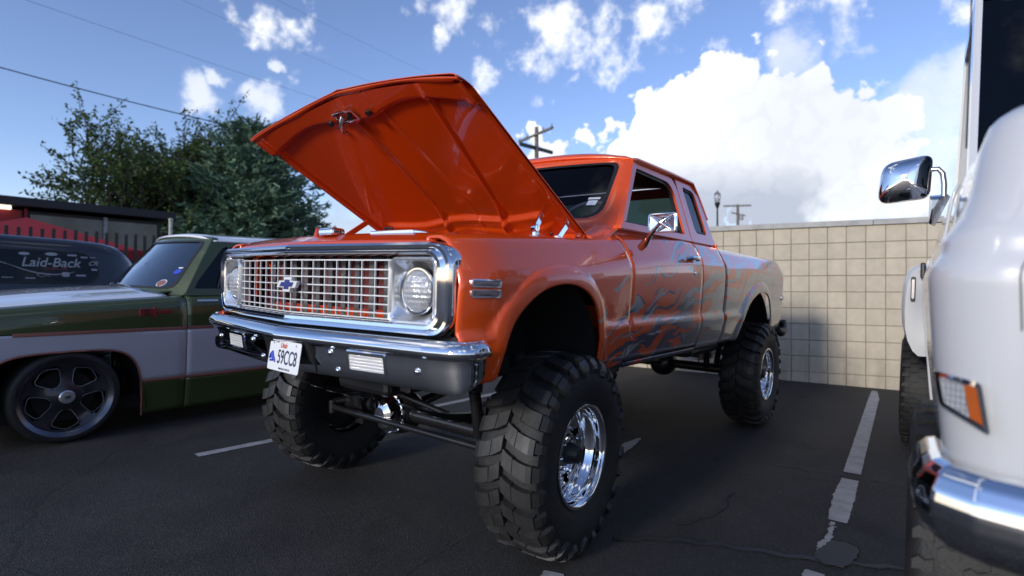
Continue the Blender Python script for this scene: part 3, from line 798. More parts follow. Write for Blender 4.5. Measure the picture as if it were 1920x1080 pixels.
# hood hinges
for s in (1, -1):
    a = Vector((s * .775, -.09, 1.515)); b_ = Vector((s * .775, -.085, 1.548)); c = Vector(hood_pt(s * .725, .335, -.045))
    d = Vector((s * .785, .10, 1.515)); e = Vector(hood_pt(s * .765, .17, -.03))
    def bar(p, q, w, t_=.010):
        ax = (q - p).normalized(); sd = Vector((1, 0, 0)); nn = ax.cross(sd).normalized()
        v = [pp + (sd * i * t_ / 2 if abs(j) else sd) + nn * j * w / 2 for pp in (p, q) for i in (-1, 1) for j in (-1, 1)]
        return v, [(0, 1, 3, 2), (4, 6, 7, 5), (0, 4, 5, 1), (2, 3, 7, 6), (0, 2, 6, 4), (1, 5, 7, 3)]
    mb = MB(); mb.add(*bar(b_, c, .036)); mb.lathe([(.001, -.014), (.020, -.014), (.022, 0), (.020, .014), (.001, .014)], tuple(b_), 'X', 16)
    mb.box((a.x, a.y + .01, a.z), (.02, .035, .03))
    mb.build('hood_hinge_arm', M['chrome'] if s > 0 else M['orange_flat'], TRUCK, bevel=.003)
    mb = MB(); mb.add(*bar(d, e, .034)); mb.lathe([(.001, -.012), (.016, -.012), (.016, .012), (.001, .012)], tuple(e), 'X', 14)
    mb.build('hood_hinge_link', M['chrome'] if s > 0 else M['orange_flat'], TRUCK, bevel=.003)
    MB().box((s * .775, .33, 1.535), (.025, .08, .04), rx=-.5).build('hinge_bracket', M['orange_flat'], TRUCK, bevel=.004)

# nose ------------------------------------------------------------------------
def vy(x): return -.905 + .128 * abs(x)                     # the V of the nose
def vmap(off): return lambda p: (p[0], vy(p[0]) + off, p[1])
def vloop(w, z0, z1, r, n=120):
    lp_ = rrect(-w, w, z0, z1, r, 8)
    # extra points along the long sides so the V stays crisp
    return dens(lp_, n)
def ring_at(w, z0, z1, r, off, n=240):
    pts = dens(rrect(-w, w, z0, z1, r, 10), n)
    # make sure the centre line carries a vertex
    pts = [(0.0 if abs(x) < w / n * 2.2 and abs(x) == min(abs(q[0]) for q in pts if (q[1] > (z0 + z1) / 2) == (z > (z0 + z1) / 2)) else x, z) for x, z in pts]
    return [(x, vy(x) + off, z) for x, z in pts]
sr = [(.926, 1.066, 1.432, .095, .050), (.927, 1.066, 1.432, .095, .008), (.922, 1.070, 1.430, .092, -.004), (.915, 1.080, 1.420, .084, -.014), (.900, 1.086, 1.412, .080, -.012),
      (.896, 1.088, 1.409, .078, -.004), (.892, 1.090, 1.407, .076, -.006), (.878, 1.100, 1.398, .070, -.016), (.862, 1.112, 1.390, .062, -.014), (.850, 1.120, 1.383, .056, .0), (.846, 1.123, 1.380, .052, .03)]
MB().rings([ring_at(*a) for a in sr]).build('grille_surround', M['chrome'], TRUCK, smooth=35)
# dark throat behind the surround, down to the bumper
MB().grid(lambda u, v: (lerp(-.93, .93, u), vy(lerp(-.93, .93, u)) + .05, lerp(.93, 1.075, v)), 20, 3).build('valance', M['black'], TRUCK, smooth=40)
# lattice of thin bars
zs = [1.362, 1.324, 1.289, 1.254, 1.218, 1.184, 1.149, 1.127]
for z in zs:
    mb = MB()
    for s in (-1, 1):
        xs_ = [0, s * .62]
        for x0, x1 in ((0, s * .62),):
            t = .0026; d = .010
            v = []
            for x in (x0, x1):
                y = vy(x) + .012
                v += [(x, y - d / 2, z - t), (x, y + d / 2, z - t), (x, y + d / 2, z + t), (x, y - d / 2, z + t)]
            mb.add(v, [(0, 4, 5, 1), (1, 5, 6, 2), (2, 6, 7, 3), (3, 7, 4, 0), (4, 7, 6, 5)])
    mb.build('grille_bar', M['bars'], TRUCK)
for k in range(-8, 9):
    x = k * .0745
    MB().box((x, vy(x) + .014, 1.2445), (.0046, .008, .240)).build('grille_upright', M['bars'], TRUCK)
# headlights
for s in (1, -1):
    cx, cz = s * .737, 1.243
    n = 64
    def sq(w, h, r, off):
        pts = dens(rrect(-w, w, -h, h, r, 8), n)
        pts = sorted(pts, key=lambda p: math.atan2(p[1], p[0]))
        return [(cx + p[0], vy(cx + p[0]) + off, cz + p[1]) for p in pts]
    def ci(r, off):
        pts = sorted([(r * math.cos(2 * math.pi * (k + .5) / n), r * math.sin(2 * math.pi * (k + .5) / n)) for k in range(n)], key=lambda p: math.atan2(p[1], p[0]))
        return [(cx + p[0], vy(cx) + off, cz + p[1]) for p in pts]
    rg = [sq(.119, .131, .028, .05), sq(.119, .131, .028, -.004), sq(.112, .124, .024, -.014), sq(.104, .117, .022, -.010), sq(.099, .112, .020, .004), ci(.104, .034), ci(.096, .046), ci(.094, .060)]
    bz = MB().rings(rg).build('headlight_bezel', M['bezel'], TRUCK, smooth=40)
    # trim ring, bowl reflector, bulb and ribbed lens
    MB().lathe([(.091, .030), (.093, .024), (.090, .018), (.084, .018), (.082, .026)], (cx, vy(cx) + .0, cz), 'Y', 48).build('headlight_ring', M['chrome'], bz, smooth=60)
    MB().lathe([(.001, .085), (.03, .080), (.06, .060), (.083, .028)], (cx, vy(cx), cz), 'Y', 48).build('reflector', M['satin'], bz, smooth=60)
    MB().lathe([(.001, .03), (.012, .032), (.014, .05), (.012, .085)], (cx, vy(cx), cz), 'Y', 16).build('bulb', M['clear_lens'], bz, smooth=60)
    ln = MB().lathe([(.084 * math.sin(t), .022 - .026 * math.cos(t) / 1) for t in [math.pi / 2 * k / 10 for k in range(11)]], (cx, vy(cx), cz), 'Y', 48)
    ln.build('headlight_lens', M['headlens'], bz, smooth=60)
    MB().box((cx, vy(cx) + .06, cz), (.22, .02, .24)).build('headlight_bucket', M['black'], bz)
# emblem: two offset bars, chrome edge with a blue inlay
def bow(k):
    return [(-.078 * k - .006, -.016 * k), (-.030 * k, -.016 * k), (-.036 * k, -.036 * k), (.022 * k, -.036 * k), (.028 * k, -.016 * k), (.066 * k, -.016 * k), (.080 * k + .004, .018 * k), (.034 * k, .018 * k), (.039 * k, .036 * k), (-.020 * k, .036 * k), (-.025 * k, .018 * k), (-.064 * k, .018 * k)]
def em(off): return lambda p: (p[0] + .036, -.955 + .02 * abs(p[0]) + off + .03, p[1] + 1.251)
def em2(off): return lambda p: (p[0] + .036, -.924 + .07 * (p[0] + .05) + off, p[1] + 1.251)
eb = MB().prism(bow(.92), em2(.002), em2(-.014)).build('front_emblem', M['bars'], TRUCK, bevel=.002)
MB().prism(bow(.60), em2(-.010), em2(-.0165)).build('emblem_inlay', M['blue'], eb, bevel=.001)
# bumper ----------------------------------------------------------------------
def bump_path(t):       # t in -1..1, returns plan point and outward normal
    pts = [(0, -.945), (.30, -.910), (.60, -.872), (.85, -.838), (.94, -.820), (.975, -.808), (1.000, -.790), (1.012, -.768), (1.016, -.735), (1.014, -.70)]
    return pts
half = bump_path(0)
dd = [0]
for a, b_ in zip(half, half[1:]): dd.append(dd[-1] + math.dist(a, b_))
def bp_(q):
    s = abs(q) * dd[-1]; x = interp(list(zip(dd, [p[0] for p in half])), s); y = interp(list(zip(dd, [p[1] for p in half])), s)
    s2 = min(dd[-1], s + .02); s1 = max(0, s - .02)
    tx = interp(list(zip(dd, [p[0] for p in half])), s2) - interp(list(zip(dd, [p[0] for p in half])), s1)
    ty = interp(list(zip(dd, [p[1] for p in half])), s2) - interp(list(zip(dd, [p[1] for p in half])), s1)
    L_ = math.hypot(tx, ty); nx, ny = ty / L_, -tx / L_
    if abs(q) < 1e-6: nx = 0; ny = -1
    sg = 1 if q >= 0 else -1
    return Vector((sg * x, y, 0)), Vector((sg * nx, ny, 0))
prof = [(-.060, 1.040), (-.050, 1.056), (-.032, 1.065), (-.012, 1.066), (.008, 1.058), (.022, 1.044), (.029, 1.026), (.026, 1.012), (.014, 1.002), (.003, .994), (.000, .972), (-.004, .935), (-.012, .900), (-.022, .880), (-.038, .868), (-.065, .866)]
def bump(u, v):
    q = 2 * u - 1; P_, N_ = bp_(q)
    i = v * (len(prof) - 1); k = min(int(i), len(prof) - 2); t = i - k
    o = lerp(prof[k][0], prof[k + 1][0], t)
    if o < 0: o *= 1 - .85 * max(0, min(1, (abs(q) - .72) / .18))
    z = lerp(prof[k][1], prof[k + 1][1], t)
    e = max(0, (abs(q) - .80) / .2); z = z + max(0, 1.0 - z) * .45 * e ** 2.5 + .004 * e
    p = P_ + N_ * o; return (p.x, p.y, z)
MB().grid(bump, 120, 42).build('front_bumper', M['chrome'], TRUCK, smooth=35, solid=.004, recalc=True)
BUMP = bpy.data.objects['front_bumper']
def bface(x, z, o=0.0):
    y = interp(half, abs(x)); pz = [(a[1], a[0]) for a in reversed(prof)]
    return (x, y - interp(pz, z) - o, z)
for x, z in ((.339, .976), (.374, .905), (.805, .945), (-.305, .976), (-.202, .905), (-.80, .95)):
    MB().lathe([(.001, -.010), (.008, -.009), (.013, -.004), (.014, .004)], bface(x, z), 'Y', 16).build('bumper_bolt', M['chrome'], TRUCK, smooth=50)
for s in (1, -1):
    f = lambda o: (lambda p: (s * p[0] if s > 0 else -p[0], bface(p[0], p[1], o)[1], p[1]))
    lo_ = rrect(.432, .648, .908, .992, .006, 3); li_ = rrect(.452, .638, .918, .980, .005, 3)
    bz = MB().rings([[f(-.01)(p) for p in lo_], [f(.005)(p) for p in lo_], [f(.005)(p) for p in li_], [f(-.012)(p) for p in li_]]).build('turn_signal_bezel', M['chrome'], TRUCK, smooth=30)
    MB().prism(li_, f(-.014), f(.002)).build('turn_signal_lens', M['signal_lens'], bz)
# licence plate
pl_c = Vector((.065, -.957, .935)); tl = math.radians(-6)
PL = MB().prism(rrect(-.1524, .1524, -.0762, .0762, .012, 4), lambda p: (p[0], 0, p[1]), lambda p: (p[0], .003, p[1])).build('license_plate', M['plate'], TRUCK, loc=pl_c, rot=(math.radians(-8), 0, math.radians(-1.5)), bevel=.0008)
PL.scale = (.88, .88, .88)
q = math.radians(90)
text_obj('59CC8', 'plate_number', M['ink_blue'], PL, (.033, -.0008, -.008), (q, 0, 0), .098, sx=.66, offset=.0008)
text_obj('Utah', 'state_name', M['ink_red'], PL, (-.012, -.0008, .052), (q, 0, 0), .036, sx=.9, shear=.2, offset=.0006)
text_obj('VINTAGE VEHICLE', 'plate_caption', M['ink_blue'], PL, (.02, -.0008, -.063), (q, 0, 0), .0135)
MB().tube([(-.135, -.001, -.02), (-.125, -.001, .0), (-.112, -.001, .012), (-.105, -.001, -.01), (-.088, -.001, -.022), (-.078, -.001, -.034)], [.006, .008, .010, .012, .007, .005], 6).tube([(-.128, -.001, -.03), (-.10, -.001, -.028)], .006, 6).build('plate_picture', M['ink_sky'], PL, smooth=50)
for x in (-.108, .108):
    MB().lathe([(.001, -.003), (.006, -.002), (.006, .001)], (x, 0, .062), 'Y', 10).build('plate_screw', M['chrome'], PL, smooth=50)
MB().prism(rrect(-.13, .24, .872, 1.02, .03, 5), lambda p: (p[0], bface(p[0], p[1], .001)[1], p[1]), lambda p: (p[0], bface(p[0], p[1], .004)[1], p[1])).build('plate_recess', M['black'], TRUCK)

# mirrors -----------------------------------------------------------------------
for s in (1, -1):
    mc = Vector((s * 1.15, .53, 1.615))
    w, h = .088, .052
    fr = MB()
    o_ = rrect(-w, w, -h, h, .012, 3); rz_ = math.radians(-8 * s)
    Rm = Matrix.Rotation(rz_, 3, 'Z')
    def mp(p, d): q_ = Rm @ Vector((p[0] * .92, d, p[1])); return tuple(mc + q_)
    # note: head stands across the truck, its star-shaped back to the front
    back = [mp(p, -.008) for p in o_]
    fr.rings([[mp(p, .012) for p in o_], back, [mp((p[0] * .93, p[1] * .89), -.010) for p in o_], [mp((p[0] * .90, p[1] * .85), -.004) for p in o_], [mp((p[0] * .1, p[1] * .1), .008) for p in o_]], True, True)
    head = fr.build('mirror_head', M['chrome'], TRUCK, smooth=25)
    rb_ = MB()
    for ex in (-1, 1):
        for ez in (-1, 1): rb_.tube([mp((ex * w * .93, ez * h * .9), -.008), mp((ex * w * .4, ez * h * .4), -.014), mp((0, 0), -.024)], [.003, .005, .009], 8)
    rb_.build('mirror_rib', M['chrome'], head, smooth=60)
    MB().prism(rrect(-w * .96, w * .96, -h * .94, h * .94, .01, 3), lambda p: mp(p, .011), lambda p: mp(p, .014)).build('mirror_glass', M['chrome'], head)
    base = Vector((s * .985, .64, 1.500))
    MB().tube([base, lerp(base, mc, .25) + Vector((0, -.02, -.012)), lerp(base, mc, .6) + Vector((0, -.04, -.01)), mc + Vector((0, -.022, 0))], [.024, .022, .013, .009], 12).build('mirror_arm', M['chrome'], TRUCK, smooth=60)

# chassis ------------------------------------------------------------------------
for s in (1, -1):
    MB().box((s * .43, 1.74, .84), (.07, 4.64, .13)).build('frame_rail', M['frame'], TRUCK, bevel=.006)
    sp = []
    for yc in (0.0, 3.309):
        mb = MB()
        for k in range(5):
            L_ = .60 - .1 * k
            mb.grid(lambda u, v: (s * (.40 + .06 * v), yc + lerp(-L_, L_, u), .60 - .010 * k + .13 * (2 * u - 1) ** 2 * (L_ / .6) ** 2), 16, 1)
        mb.build('leaf_spring', M['frame'], TRUCK, smooth=60, solid=.008)
        MB().box((s * .43, yc, .60), (.09, .14, .07)).tube([(s * .39, yc - .05, .52), (s * .39, yc - .05, .68)], .008, 6).tube([(s * .47, yc - .05, .52), (s * .47, yc - .05, .68)], .008, 6).build('spring_plate', M['frame'], TRUCK, bevel=.004)
        for dy in (-.14, .14):
            MB().tube([(s * .50, yc + dy, .50), (s * .52, yc + dy * 1.5, .74)], .030, 12).tube([(s * .52, yc + dy * 1.5, .74), (s * .53, yc + dy * 1.9, .98)], .020, 10).build('shock_absorber', M['frame'], TRUCK, smooth=60)
    # steering knuckle and hub behind the front wheel
    MB().lathe([(.001, -.10), (.09, -.10), (.11, -.02), (.12, .03), (.08, .05), (.08, .10), (.001, .10)], (s * .66, 0, .477), 'X', 24).box((s * .62, 0, .477), (.08, .10, .26)).build('steering_knuckle', M['frame'], TRUCK, smooth=40)
    MB().lathe([(.001, -.02), (.15, -.02), (.17, .0), (.17, .05), (.001, .05)], (s * .72, 3.309, .477), 'X', 24).build('brake_drum', M['frame'], TRUCK, smooth=40)
for yc, nm in ((0.0, 'front_axle'), (3.309, 'rear_axle')):
    MB().tube([(-.68, yc, .477), (.68, yc, .477)], .046, 16).build(nm, M['frame'], TRUCK, smooth=60)
    sx = -.27 if yc == 0 else 0
    df = MB().lathe([(.001, -.12), (.07, -.12), (.125, -.06), (.135, 0), (.13, .05), (.09, .11), (.05, .16), (.001, .16)], (sx, yc, .477), 'Y', 24).build('differential', M['frame'], TRUCK, smooth=60)
    if yc == 0:
        MB().lathe([(.001, -.085), (.045, -.083), (.085, -.066), (.108, -.030), (.114, -.006), (.124, -.004), (.124, .006)], (sx, yc - .085, .482), 'Y', 10).build('differential_cover', M['chrome'], df, smooth=20)
        for k in range(10):
            t = 2 * math.pi * k / 10
            MB().lathe([(.001, -.012), (.007, -.011), (.008, 0)], (sx + .118 * math.sin(t), yc - .09, .482 + .118 * math.cos(t)), 'Y', 8).build('cover_bolt', M['chrome'], df)
MB().tube([(-.80, -.17, .455), (.72, -.17, .455)], .019, 12).build('tie_rod', M['frame'], TRUCK, smooth=60)
for s in (1, -1):
    MB().tube([(s * .74, -.17, .42), (s * .74, -.17, .50)], .026, 10).tube([(s * .74, -.17, .49), (s * .67, -.03, .50)], .022, 8).build('tie_rod_end', M['frame'], TRUCK, smooth=60)
MB().tube([(-.45, -.25, .72), (.35, -.22, .60)], .016, 10).build('drag_link', M['frame'], TRUCK, smooth=60)
MB().box((0, -.62, .87), (1.0, .06, .10)).build('front_crossmember', M['frame'], TRUCK, bevel=.01)
MB().box((0, -.25, .78), (.42, .50, .16)).build('oil_pan', M['frame'], TRUCK, bevel=.03)
MB().box((0, .75, .80), (.36, 1.1, .22)).box((-.12, 1.25, .74), (.34, .40, .30)).build('gearbox', M['frame'], TRUCK, bevel=.05)
MB().tube([(.02, 1.45, .74), (0, 3.2, .50)], .038, 12).build('rear_driveshaft', M['frame'], TRUCK, smooth=60)
MB().tube([(-.25, 1.1, .70), (-.27, .12, .50)], .032, 12).build('front_driveshaft', M['frame'], TRUCK, smooth=60)
MB().tube([(.33, .2, .80), (.36, 1.4, .76), (.40, 2.6, .80), (.62, 2.75, .82)], .034, 10).build('exhaust_pipe', M['steel'], TRUCK, smooth=60)
MB().box((.62, 2.35, .80), (.30, .7, .16)).build('fuel_tank', M['frame'], TRUCK, bevel=.04)
MB().tube([(.90, -.50, .95), (.90, -.50, 1.10)], .004, 6).build('fender_brace', M['steel'], TRUCK)

# wheels ---------------------------------------------------------------------------
TR = .477
def tyre_mesh(name, R, prof, mat, n=72):
    return MB().lathe(prof, (0, 0, 0), 'X', n).mesh(name, mat, 35)
carc = [(.232, -.135), (.27, -.150), (.33, -.165), (.385, -.163), (.425, -.150), (.440, -.128), (.447, -.09), (.449, 0), (.447, .09), (.440, .128), (.425, .150), (.385, .163), (.33, .165), (.27, .150), (.238, .138), (.232, .128)]
tyre_me = tyre_mesh('tyre', TR, carc, M['rubber'])
def lug_mesh(side, alt):
    """one paddle lug of a mud tyre: a swept bar from the centre groove over the shoulder"""
    st = [(.004, .000, .072, .477, .440), (.030, -.034, .074, .477, .440), (.056, -.060, .076, .4765, .440)]
    st2 = [(.0595, -.064, .070, .4765, .440), (.095, -.088, .072, .475, .440), (.122, -.100, .074, .472, .436), (.143, -.106, .070 if alt else .078, .462, .420)]
    st3 = [(.1465, -.106, .052 if alt else .074, .457, .415), (.166, -.108, .046 if alt else .070, .435, .395), (.174, -.108, .040 if alt else .060, .412, .385)]
    if not alt: st3.append((.176, -.108, .034, .385, .375))
    mb = MB()
    for grp in (st, st2, st3):
        rg = []
        for s_, th, w, ro, rb in grp:
            ring = []
            for a, r in ((th - w, rb), (th - w * .93, ro), (th + w * .93, ro), (th + w, rb)):
                x = side * (s_ if r == ro else min(s_, .160) if s_ > .16 else s_)
                ring.append((x, -r * math.cos(a), r * math.sin(a)))
            rg.append(ring)
        mb.rings(rg, True, True)
    return mb.mesh('tread_lug', M['tread'])
LUGS = {(s, a): lug_mesh(s, a) for s in (1, -1) for a in (0, 1)}
def rim_mesh():
    prof = [(.222, -.10), (.212, -.06), (.200, 0.0), (.196, .03), (.200, .05), (.212, .07), (.222, .085), (.226, .105), (.222, .118), (.224, .128), (.236, .138), (.243, .142), (.243, .148), (.236, .150), (.228, .146)]
    return MB().lathe(prof, (0, 0, 0), 'X', 72).mesh('rim', M['chrome'], 60)
RIM = rim_mesh()
def disc_mesh():
    """dished centre with eight round-cornered slots"""
    n, rads = 128, [(.050, .062), (.075, .058), (.098, .048), (.112, .036), (.128, .026), (.148, .020), (.166, .020), (.182, .026), (.198, .030)]
    mb = MB(); v = [(x, r * math.cos(2 * math.pi * k / n), r * math.sin(2 * math.pi * k / n)) for r, x in rads for k in range(n)]
    f = []
    for i in range(len(rads) - 1):
        for k in range(n):
            ph = (k % 16)
            if 4 <= i <= 6 and 5 <= ph <= 10 and not (i in (4, 6) and ph in (5, 10)): continue
            k2 = (k + 1) % n
            f.append((i * n + k, i * n + k2, (i + 1) * n + k2, (i + 1) * n + k))
    mb.add(v, f)
    return mb.mesh('wheel_disc', M['chrome'], 60)
DISC = disc_mesh()
HUB = MB().lathe([(.052, .055), (.050, .085), (.044, .092), (.040, .120), (.034, .126), (.001, .128)], (0, 0, 0), 'X', 24).mesh('hub_cap', M['black'], 40)
NUT = MB().lathe([(.009, .050), (.009, .074), (.006, .080), (.001, .081)], (0, 0, 0), 'X', 6).mesh('lug_nut', M['chrome'])
BRK = MB().lathe([(.001, -.085), (.190, -.085), (.212, -.070), (.212, -.02), (.19, -.012), (.001, -.012)], (0, 0, 0), 'X', 40).mesh('brake_disc', M['frame'], 40)
def wheel(x, y, s, steer=0.0, spin=0.0):
    t = bpy.data.objects.new('tyre', tyre_me); C.objects.link(t); t.parent = TRUCK
    t.location = (x, y, TR); t.rotation_euler = (0, 0, steer + (0 if s > 0 else math.pi))
    # turned round for the far side; lugs keep their sense of rotation
    N = 27
    for k in range(N):
        for side in (1, -1):
            a = 2 * math.pi * (k + (.5 if side < 0 else 0)) / N + spin
            lg = bpy.data.objects.new('tread_lug', LUGS[(side, k % 2)]); C.objects.link(lg); lg.parent = t
            if s > 0: lg.rotation_euler = (a, 0, 0)
            else: lg.rotation_euler = (a, 0, math.pi); lg.rotation_mode = 'XYZ'
    r = bpy.data.objects.new('rim', RIM); C.objects.link(r); r.parent = TRUCK
    r.location = t.location; r.rotation_euler = t.rotation_euler
    for nm, me in (('wheel_disc', DISC), ('hub_cap', HUB)):
        o = bpy.data.objects.new(nm, me); C.objects.link(o); o.parent = r
    o = bpy.data.objects.new('brake_disc', BRK); C.objects.link(o); o.parent = r
    for k in range(8):
        a = 2 * math.pi * k / 8
        o = bpy.data.objects.new('lug_nut', NUT); C.objects.link(o); o.parent = r; o.location = (.004, .083 * math.cos(a), .083 * math.sin(a))
    return t
wheel(.875, 0, 1, math.radians(4), .05)
wheel(-.95, 0, -1, math.radians(4), .12)
wheel(.875, 3.309, 1, 0, .2)
wheel(-.875, 3.309, -1, 0, .0)

# ================================================================== GREEN AND WHITE LOWERED PICKUP (left)
GT = thing('lowered_pickup_truck', 'low green and pale two-tone pickup with a white hood, parked on the left', 'pickup truck', (-3.76, -1.077, 0))
G_ARCH = smooth_curve([(-.505, .16), (-.495, .40), (-.465, .54), (-.40, .63), (-.30, .67), (-.15, .682), (0, .685), (.15, .684), (.28, .676), (.37, .645), (.435, .575), (.47, .47), (.487, .30), (.492, .12)], 50)
G_ARCH2 = [(a + 3.15, b) for a, b in G_ARCH]
G_TOP = [(-.95, .98), (-.5, 1.005), (0, 1.05), (.45, 1.078), (.80, 1.098), (2.3, 1.11), (4.3, 1.10)]
def gside(y, z, zt):
    x = min(interp([(0, .90), (.008, .93), (.022, .955), (.045, .978), (.08, .993), (.15, 1.004), (1, 1.01)], zt - z), interp([(.10, .95), (.30, .975), (.41, .992), (.80, 1.01), (1.2, 1.012)], z))
    if y < -.7: x -= .05 * ((-.7 - y) / .3) ** 2
    return x
def gpanel(name, Y, z0f, z1f, arch, nz, s, mat, edge=None):
    rows = []
    for y in Y:
        z1 = z1f(y); z0 = z0f(y)
        if arch and arch[0][0] <= y <= arch[-1][0]: z0 = max(z0, interp(arch, y))
        z0 = min(z0, z1 - .001)
        rows.append([(s * gside(y, lerp(z0, z1, j / nz), interp(G_TOP, y)), y, lerp(z0, z1, j / nz)) for j in range(nz + 1)])
    n = nz + 1; mb = MB()
    f = [(i * n + j, (i + 1) * n + j, (i + 1) * n + j + 1, i * n + j + 1) for i in range(len(rows) - 1) for j in range(nz) if min(rows[i][-1][2] - rows[i][0][2], rows[i + 1][-1][2] - rows[i + 1][0][2]) > .004]
    if s < 0: f = [tuple(reversed(q)) for q in f]
    mb.add([p for r in rows for p in r], f)
    return mb.build(name, mat, GT, smooth=50, solid=.012, recalc=False)
gt_top = lambda y: interp(G_TOP, y)
for s in (1, -1):
    for nm, y0, y1, arch in (('front_fender', -.95, .808, G_ARCH), ('door', .816, 1.93, None), ('bed_side', 2.02, 4.25, G_ARCH2)):
        Y = ys(y0, y1, 24, arch)
        gpanel(nm, Y, lambda y: .822, gt_top, None, 16, s, M['green'])
        gpanel('lower_band', Y, lambda y: .402, lambda y: .822, arch, 10, s, M['pale'])
        gpanel('rocker_panel', Y, lambda y: .13, lambda y: .402, arch, 8, s, M['green'])
        for z, t in ((.822, .013), (.402, .011)):
            Yt = [y for y in Y if not (arch and z < .5 and arch[0][0] < y < arch[-1][0])]
            runs = [Yt] if not (arch and z < .5) else [[y for y in Yt if y <= arch[0][0]], [y for y in Yt if y >= arch[-1][0]]]
            for R_ in runs:
                if len(R_) < 2: continue
                if nm == 'front_fender' and z > .5: R_ = [y for y in R_ if y > -.34]
                MB().rings([[(s * (gside(y, z, 1.1) + o), y, z + dz) for o, dz in ((0, -t), (.008, -t * .6), (.008, t * .6), (0, t))] for y in R_], True, True).build('side_trim', M['copper'], GT, smooth=30)
        if arch:
            MB().tube([(s * (gside(p[0], p[1], 1.1) + .003), p[0], p[1]) for p in arch], .008, 6).build('arch_trim', M['copper'], GT, smooth=60)
            MB().grid(lambda u, v: (s * lerp(.55, .985, v), arch[0][0] + (arch[-1][0] - arch[0][0]) * (.5 - .53 * math.cos(math.pi * u)), .18 + .53 * min(1, math.sin(math.pi * u) * 1.3)), 24, 3).build('wheel_liner', M['dark'], GT, smooth=60)
    MB().box((s * .95, 1.98, .65), (.02, .10, .9)).build('cab_gap', M['dark'], GT)
    # cab: A pillar and door frame, glass, roof side
    gg = lambda z: .925 - (z - 1.10) * .42
    f = lambda p, o: (s * (gg(p[1]) + o), p[0], p[1])
    d_in = rpoly([(.885, 1.155), (1.86, 1.155), (1.80, 1.535), (1.215, 1.545)], [.03, .04, .06, .04], 5)
    d_out = rpoly([(.815, 1.095), (1.97, 1.095), (1.93, 1.60), (1.125, 1.60)], [.01, .01, .08, .05], 5)
    MB().rings([[f(p, -.03) for p in d_out], [f(p, .004) for p in d_out], [f(p, .004) for p in d_in], [f(p, -.03) for p in d_in], [f(p, -.03) for p in d_out]]).build('door_frame', M['green'], GT, smooth=35)
    MB().prism(d_in, lambda p: f(p, -.022), lambda p: f(p, -.018)).build('door_glass', M['glass_dark'], GT)
    MB().tube([f((1.10, 1.16), .0), f((1.265, 1.54), 0)], .008, 6).build('vent_bar', M['black'], GT)
    # small chrome nameplate under the vent window
    MB().prism(rrect(.90, 1.07, 1.045, 1.062, .008, 3), lambda p: (s * (gside(p[0], p[1], 1.11) - .003), p[0], p[1]), lambda p: (s * (gside(p[0], p[1], 1.11) + .006), p[0], p[1])).build('door_nameplate', M['satin'], GT, bevel=.001)
    # fender badge: lettered block, upright bar and a long tongue
    bd = MB().prism(rrect(.455, .555, .935, .992, .004, 2), lambda p: (s * 1.0, p[0], p[1]), lambda p: (s * 1.010, p[0], p[1]))
    bd.prism(rrect(.556, .574, .922, 1.006, .003, 2), lambda p: (s * 1.0, p[0], p[1]), lambda p: (s * 1.014, p[0], p[1]))
    bd.prism(rrect(.575, .69, .950, .978, .004, 2), lambda p: (s * 1.0, p[0], p[1]), lambda p: (s * 1.011, p[0], p[1]))
    bo = bd.build('fender_badge', M['copper_dark'], GT, bevel=.0015)
    if s > 0:
        for k, (t_, zz) in enumerate((('CAS', .977), ('CIFE', .949))):
            text_obj(t_, 'badge_letters', M['black'], bo, (1.0112, .505, zz), (math.radians(90), 0, math.radians(90)), .026, offset=.0006)
# hood and cowl
def ghood(u, v):
    x = lerp(-.925, .925, u); e = abs(x) / .925; y = lerp(-.98, .70 - .16 * (1 - e * e), v)
    z = interp(G_TOP, y) + .006 + .045 * (1 - e ** 3) + .012 * max(0, min(1, (.62 - e) / .06)) - .02 * max(0, e - .93) / .07 + .012 * v * (1 - e)
    return (x, y, z)
MB().grid(ghood, 60, 30).build('hood', M['hood_white'], GT, smooth=50, solid=.01, recalc=False)
MB().box((0, .3, .95), (1.86, 2.5, .04)).box((0, -.93, .62), (1.80, .10, .70)).build('front_clip', M['green'], GT, bevel=.02)
MB().box((0, -1.04, .42), (1.96, .12, .22)).build('front_bumper', M['chrome'], GT, bevel=.03)
MB().box((0, 1.6, .22), (1.7, 5.0, .10)).build('floor_pan', M['dark'], GT)
MB().grid(lambda u, v: (lerp(-.79, .79, u), lerp(.60, .86, v) - .12 * (1 - (2 * u - 1) ** 2), lerp(1.10, 1.15, v)), 16, 4).build('cowl', M['green'], GT, smooth=50, solid=.01)
# windshield
def gw(p, o=0.0):
    x, z = p; return (x, .62 + .15 * (x / .8) ** 2 + (z - 1.145) * .86 - o, z)
gi = dens(rpoly([(-.80, 1.150), (.80, 1.150), (.655, 1.600), (-.655, 1.600)], [.07, .07, .07, .07], 7), 100)
gout = [(-.925, 1.098), (.925, 1.098), (.70, 1.618), (.62, 1.64), (0, 1.66), (-.62, 1.64), (-.70, 1.618)]
go = [ray_out(p, gout, (0, 1.375)) for p in gi]
def gwo(p, o):
    x, z = p; q = gw(p, o); return (q[0], q[1] + .04 * max(0, (abs(x) - .72) / .2), q[2])
MB().rings([[gwo(p, -.04) for p in gi], [gwo(p, .006) for p in gi], [gwo(p, .006) for p in go], [gwo(p, -.05) for p in go]]).build('windshield_frame', M['green'], GT, smooth=35)
gs = [(p[0] * .96, 1.375 + (p[1] - 1.375) * .93) for p in gi]
MB().rings([[gwo(p, .008) for p in gi], [gwo(p, .010) for p in gi], [gwo(p, .010) for p in gs], [gwo(p, -.005) for p in gs]]).build('windshield_seal', M['seal'], GT, smooth=35)
MB().rings([[gwo((p[0] * k, 1.375 + (p[1] - 1.375) * k), 0) for p in gs] for k in (1, .8, .6, .4, .2, .02)]).build('windshield', M['glass_sky'], GT, smooth=60)
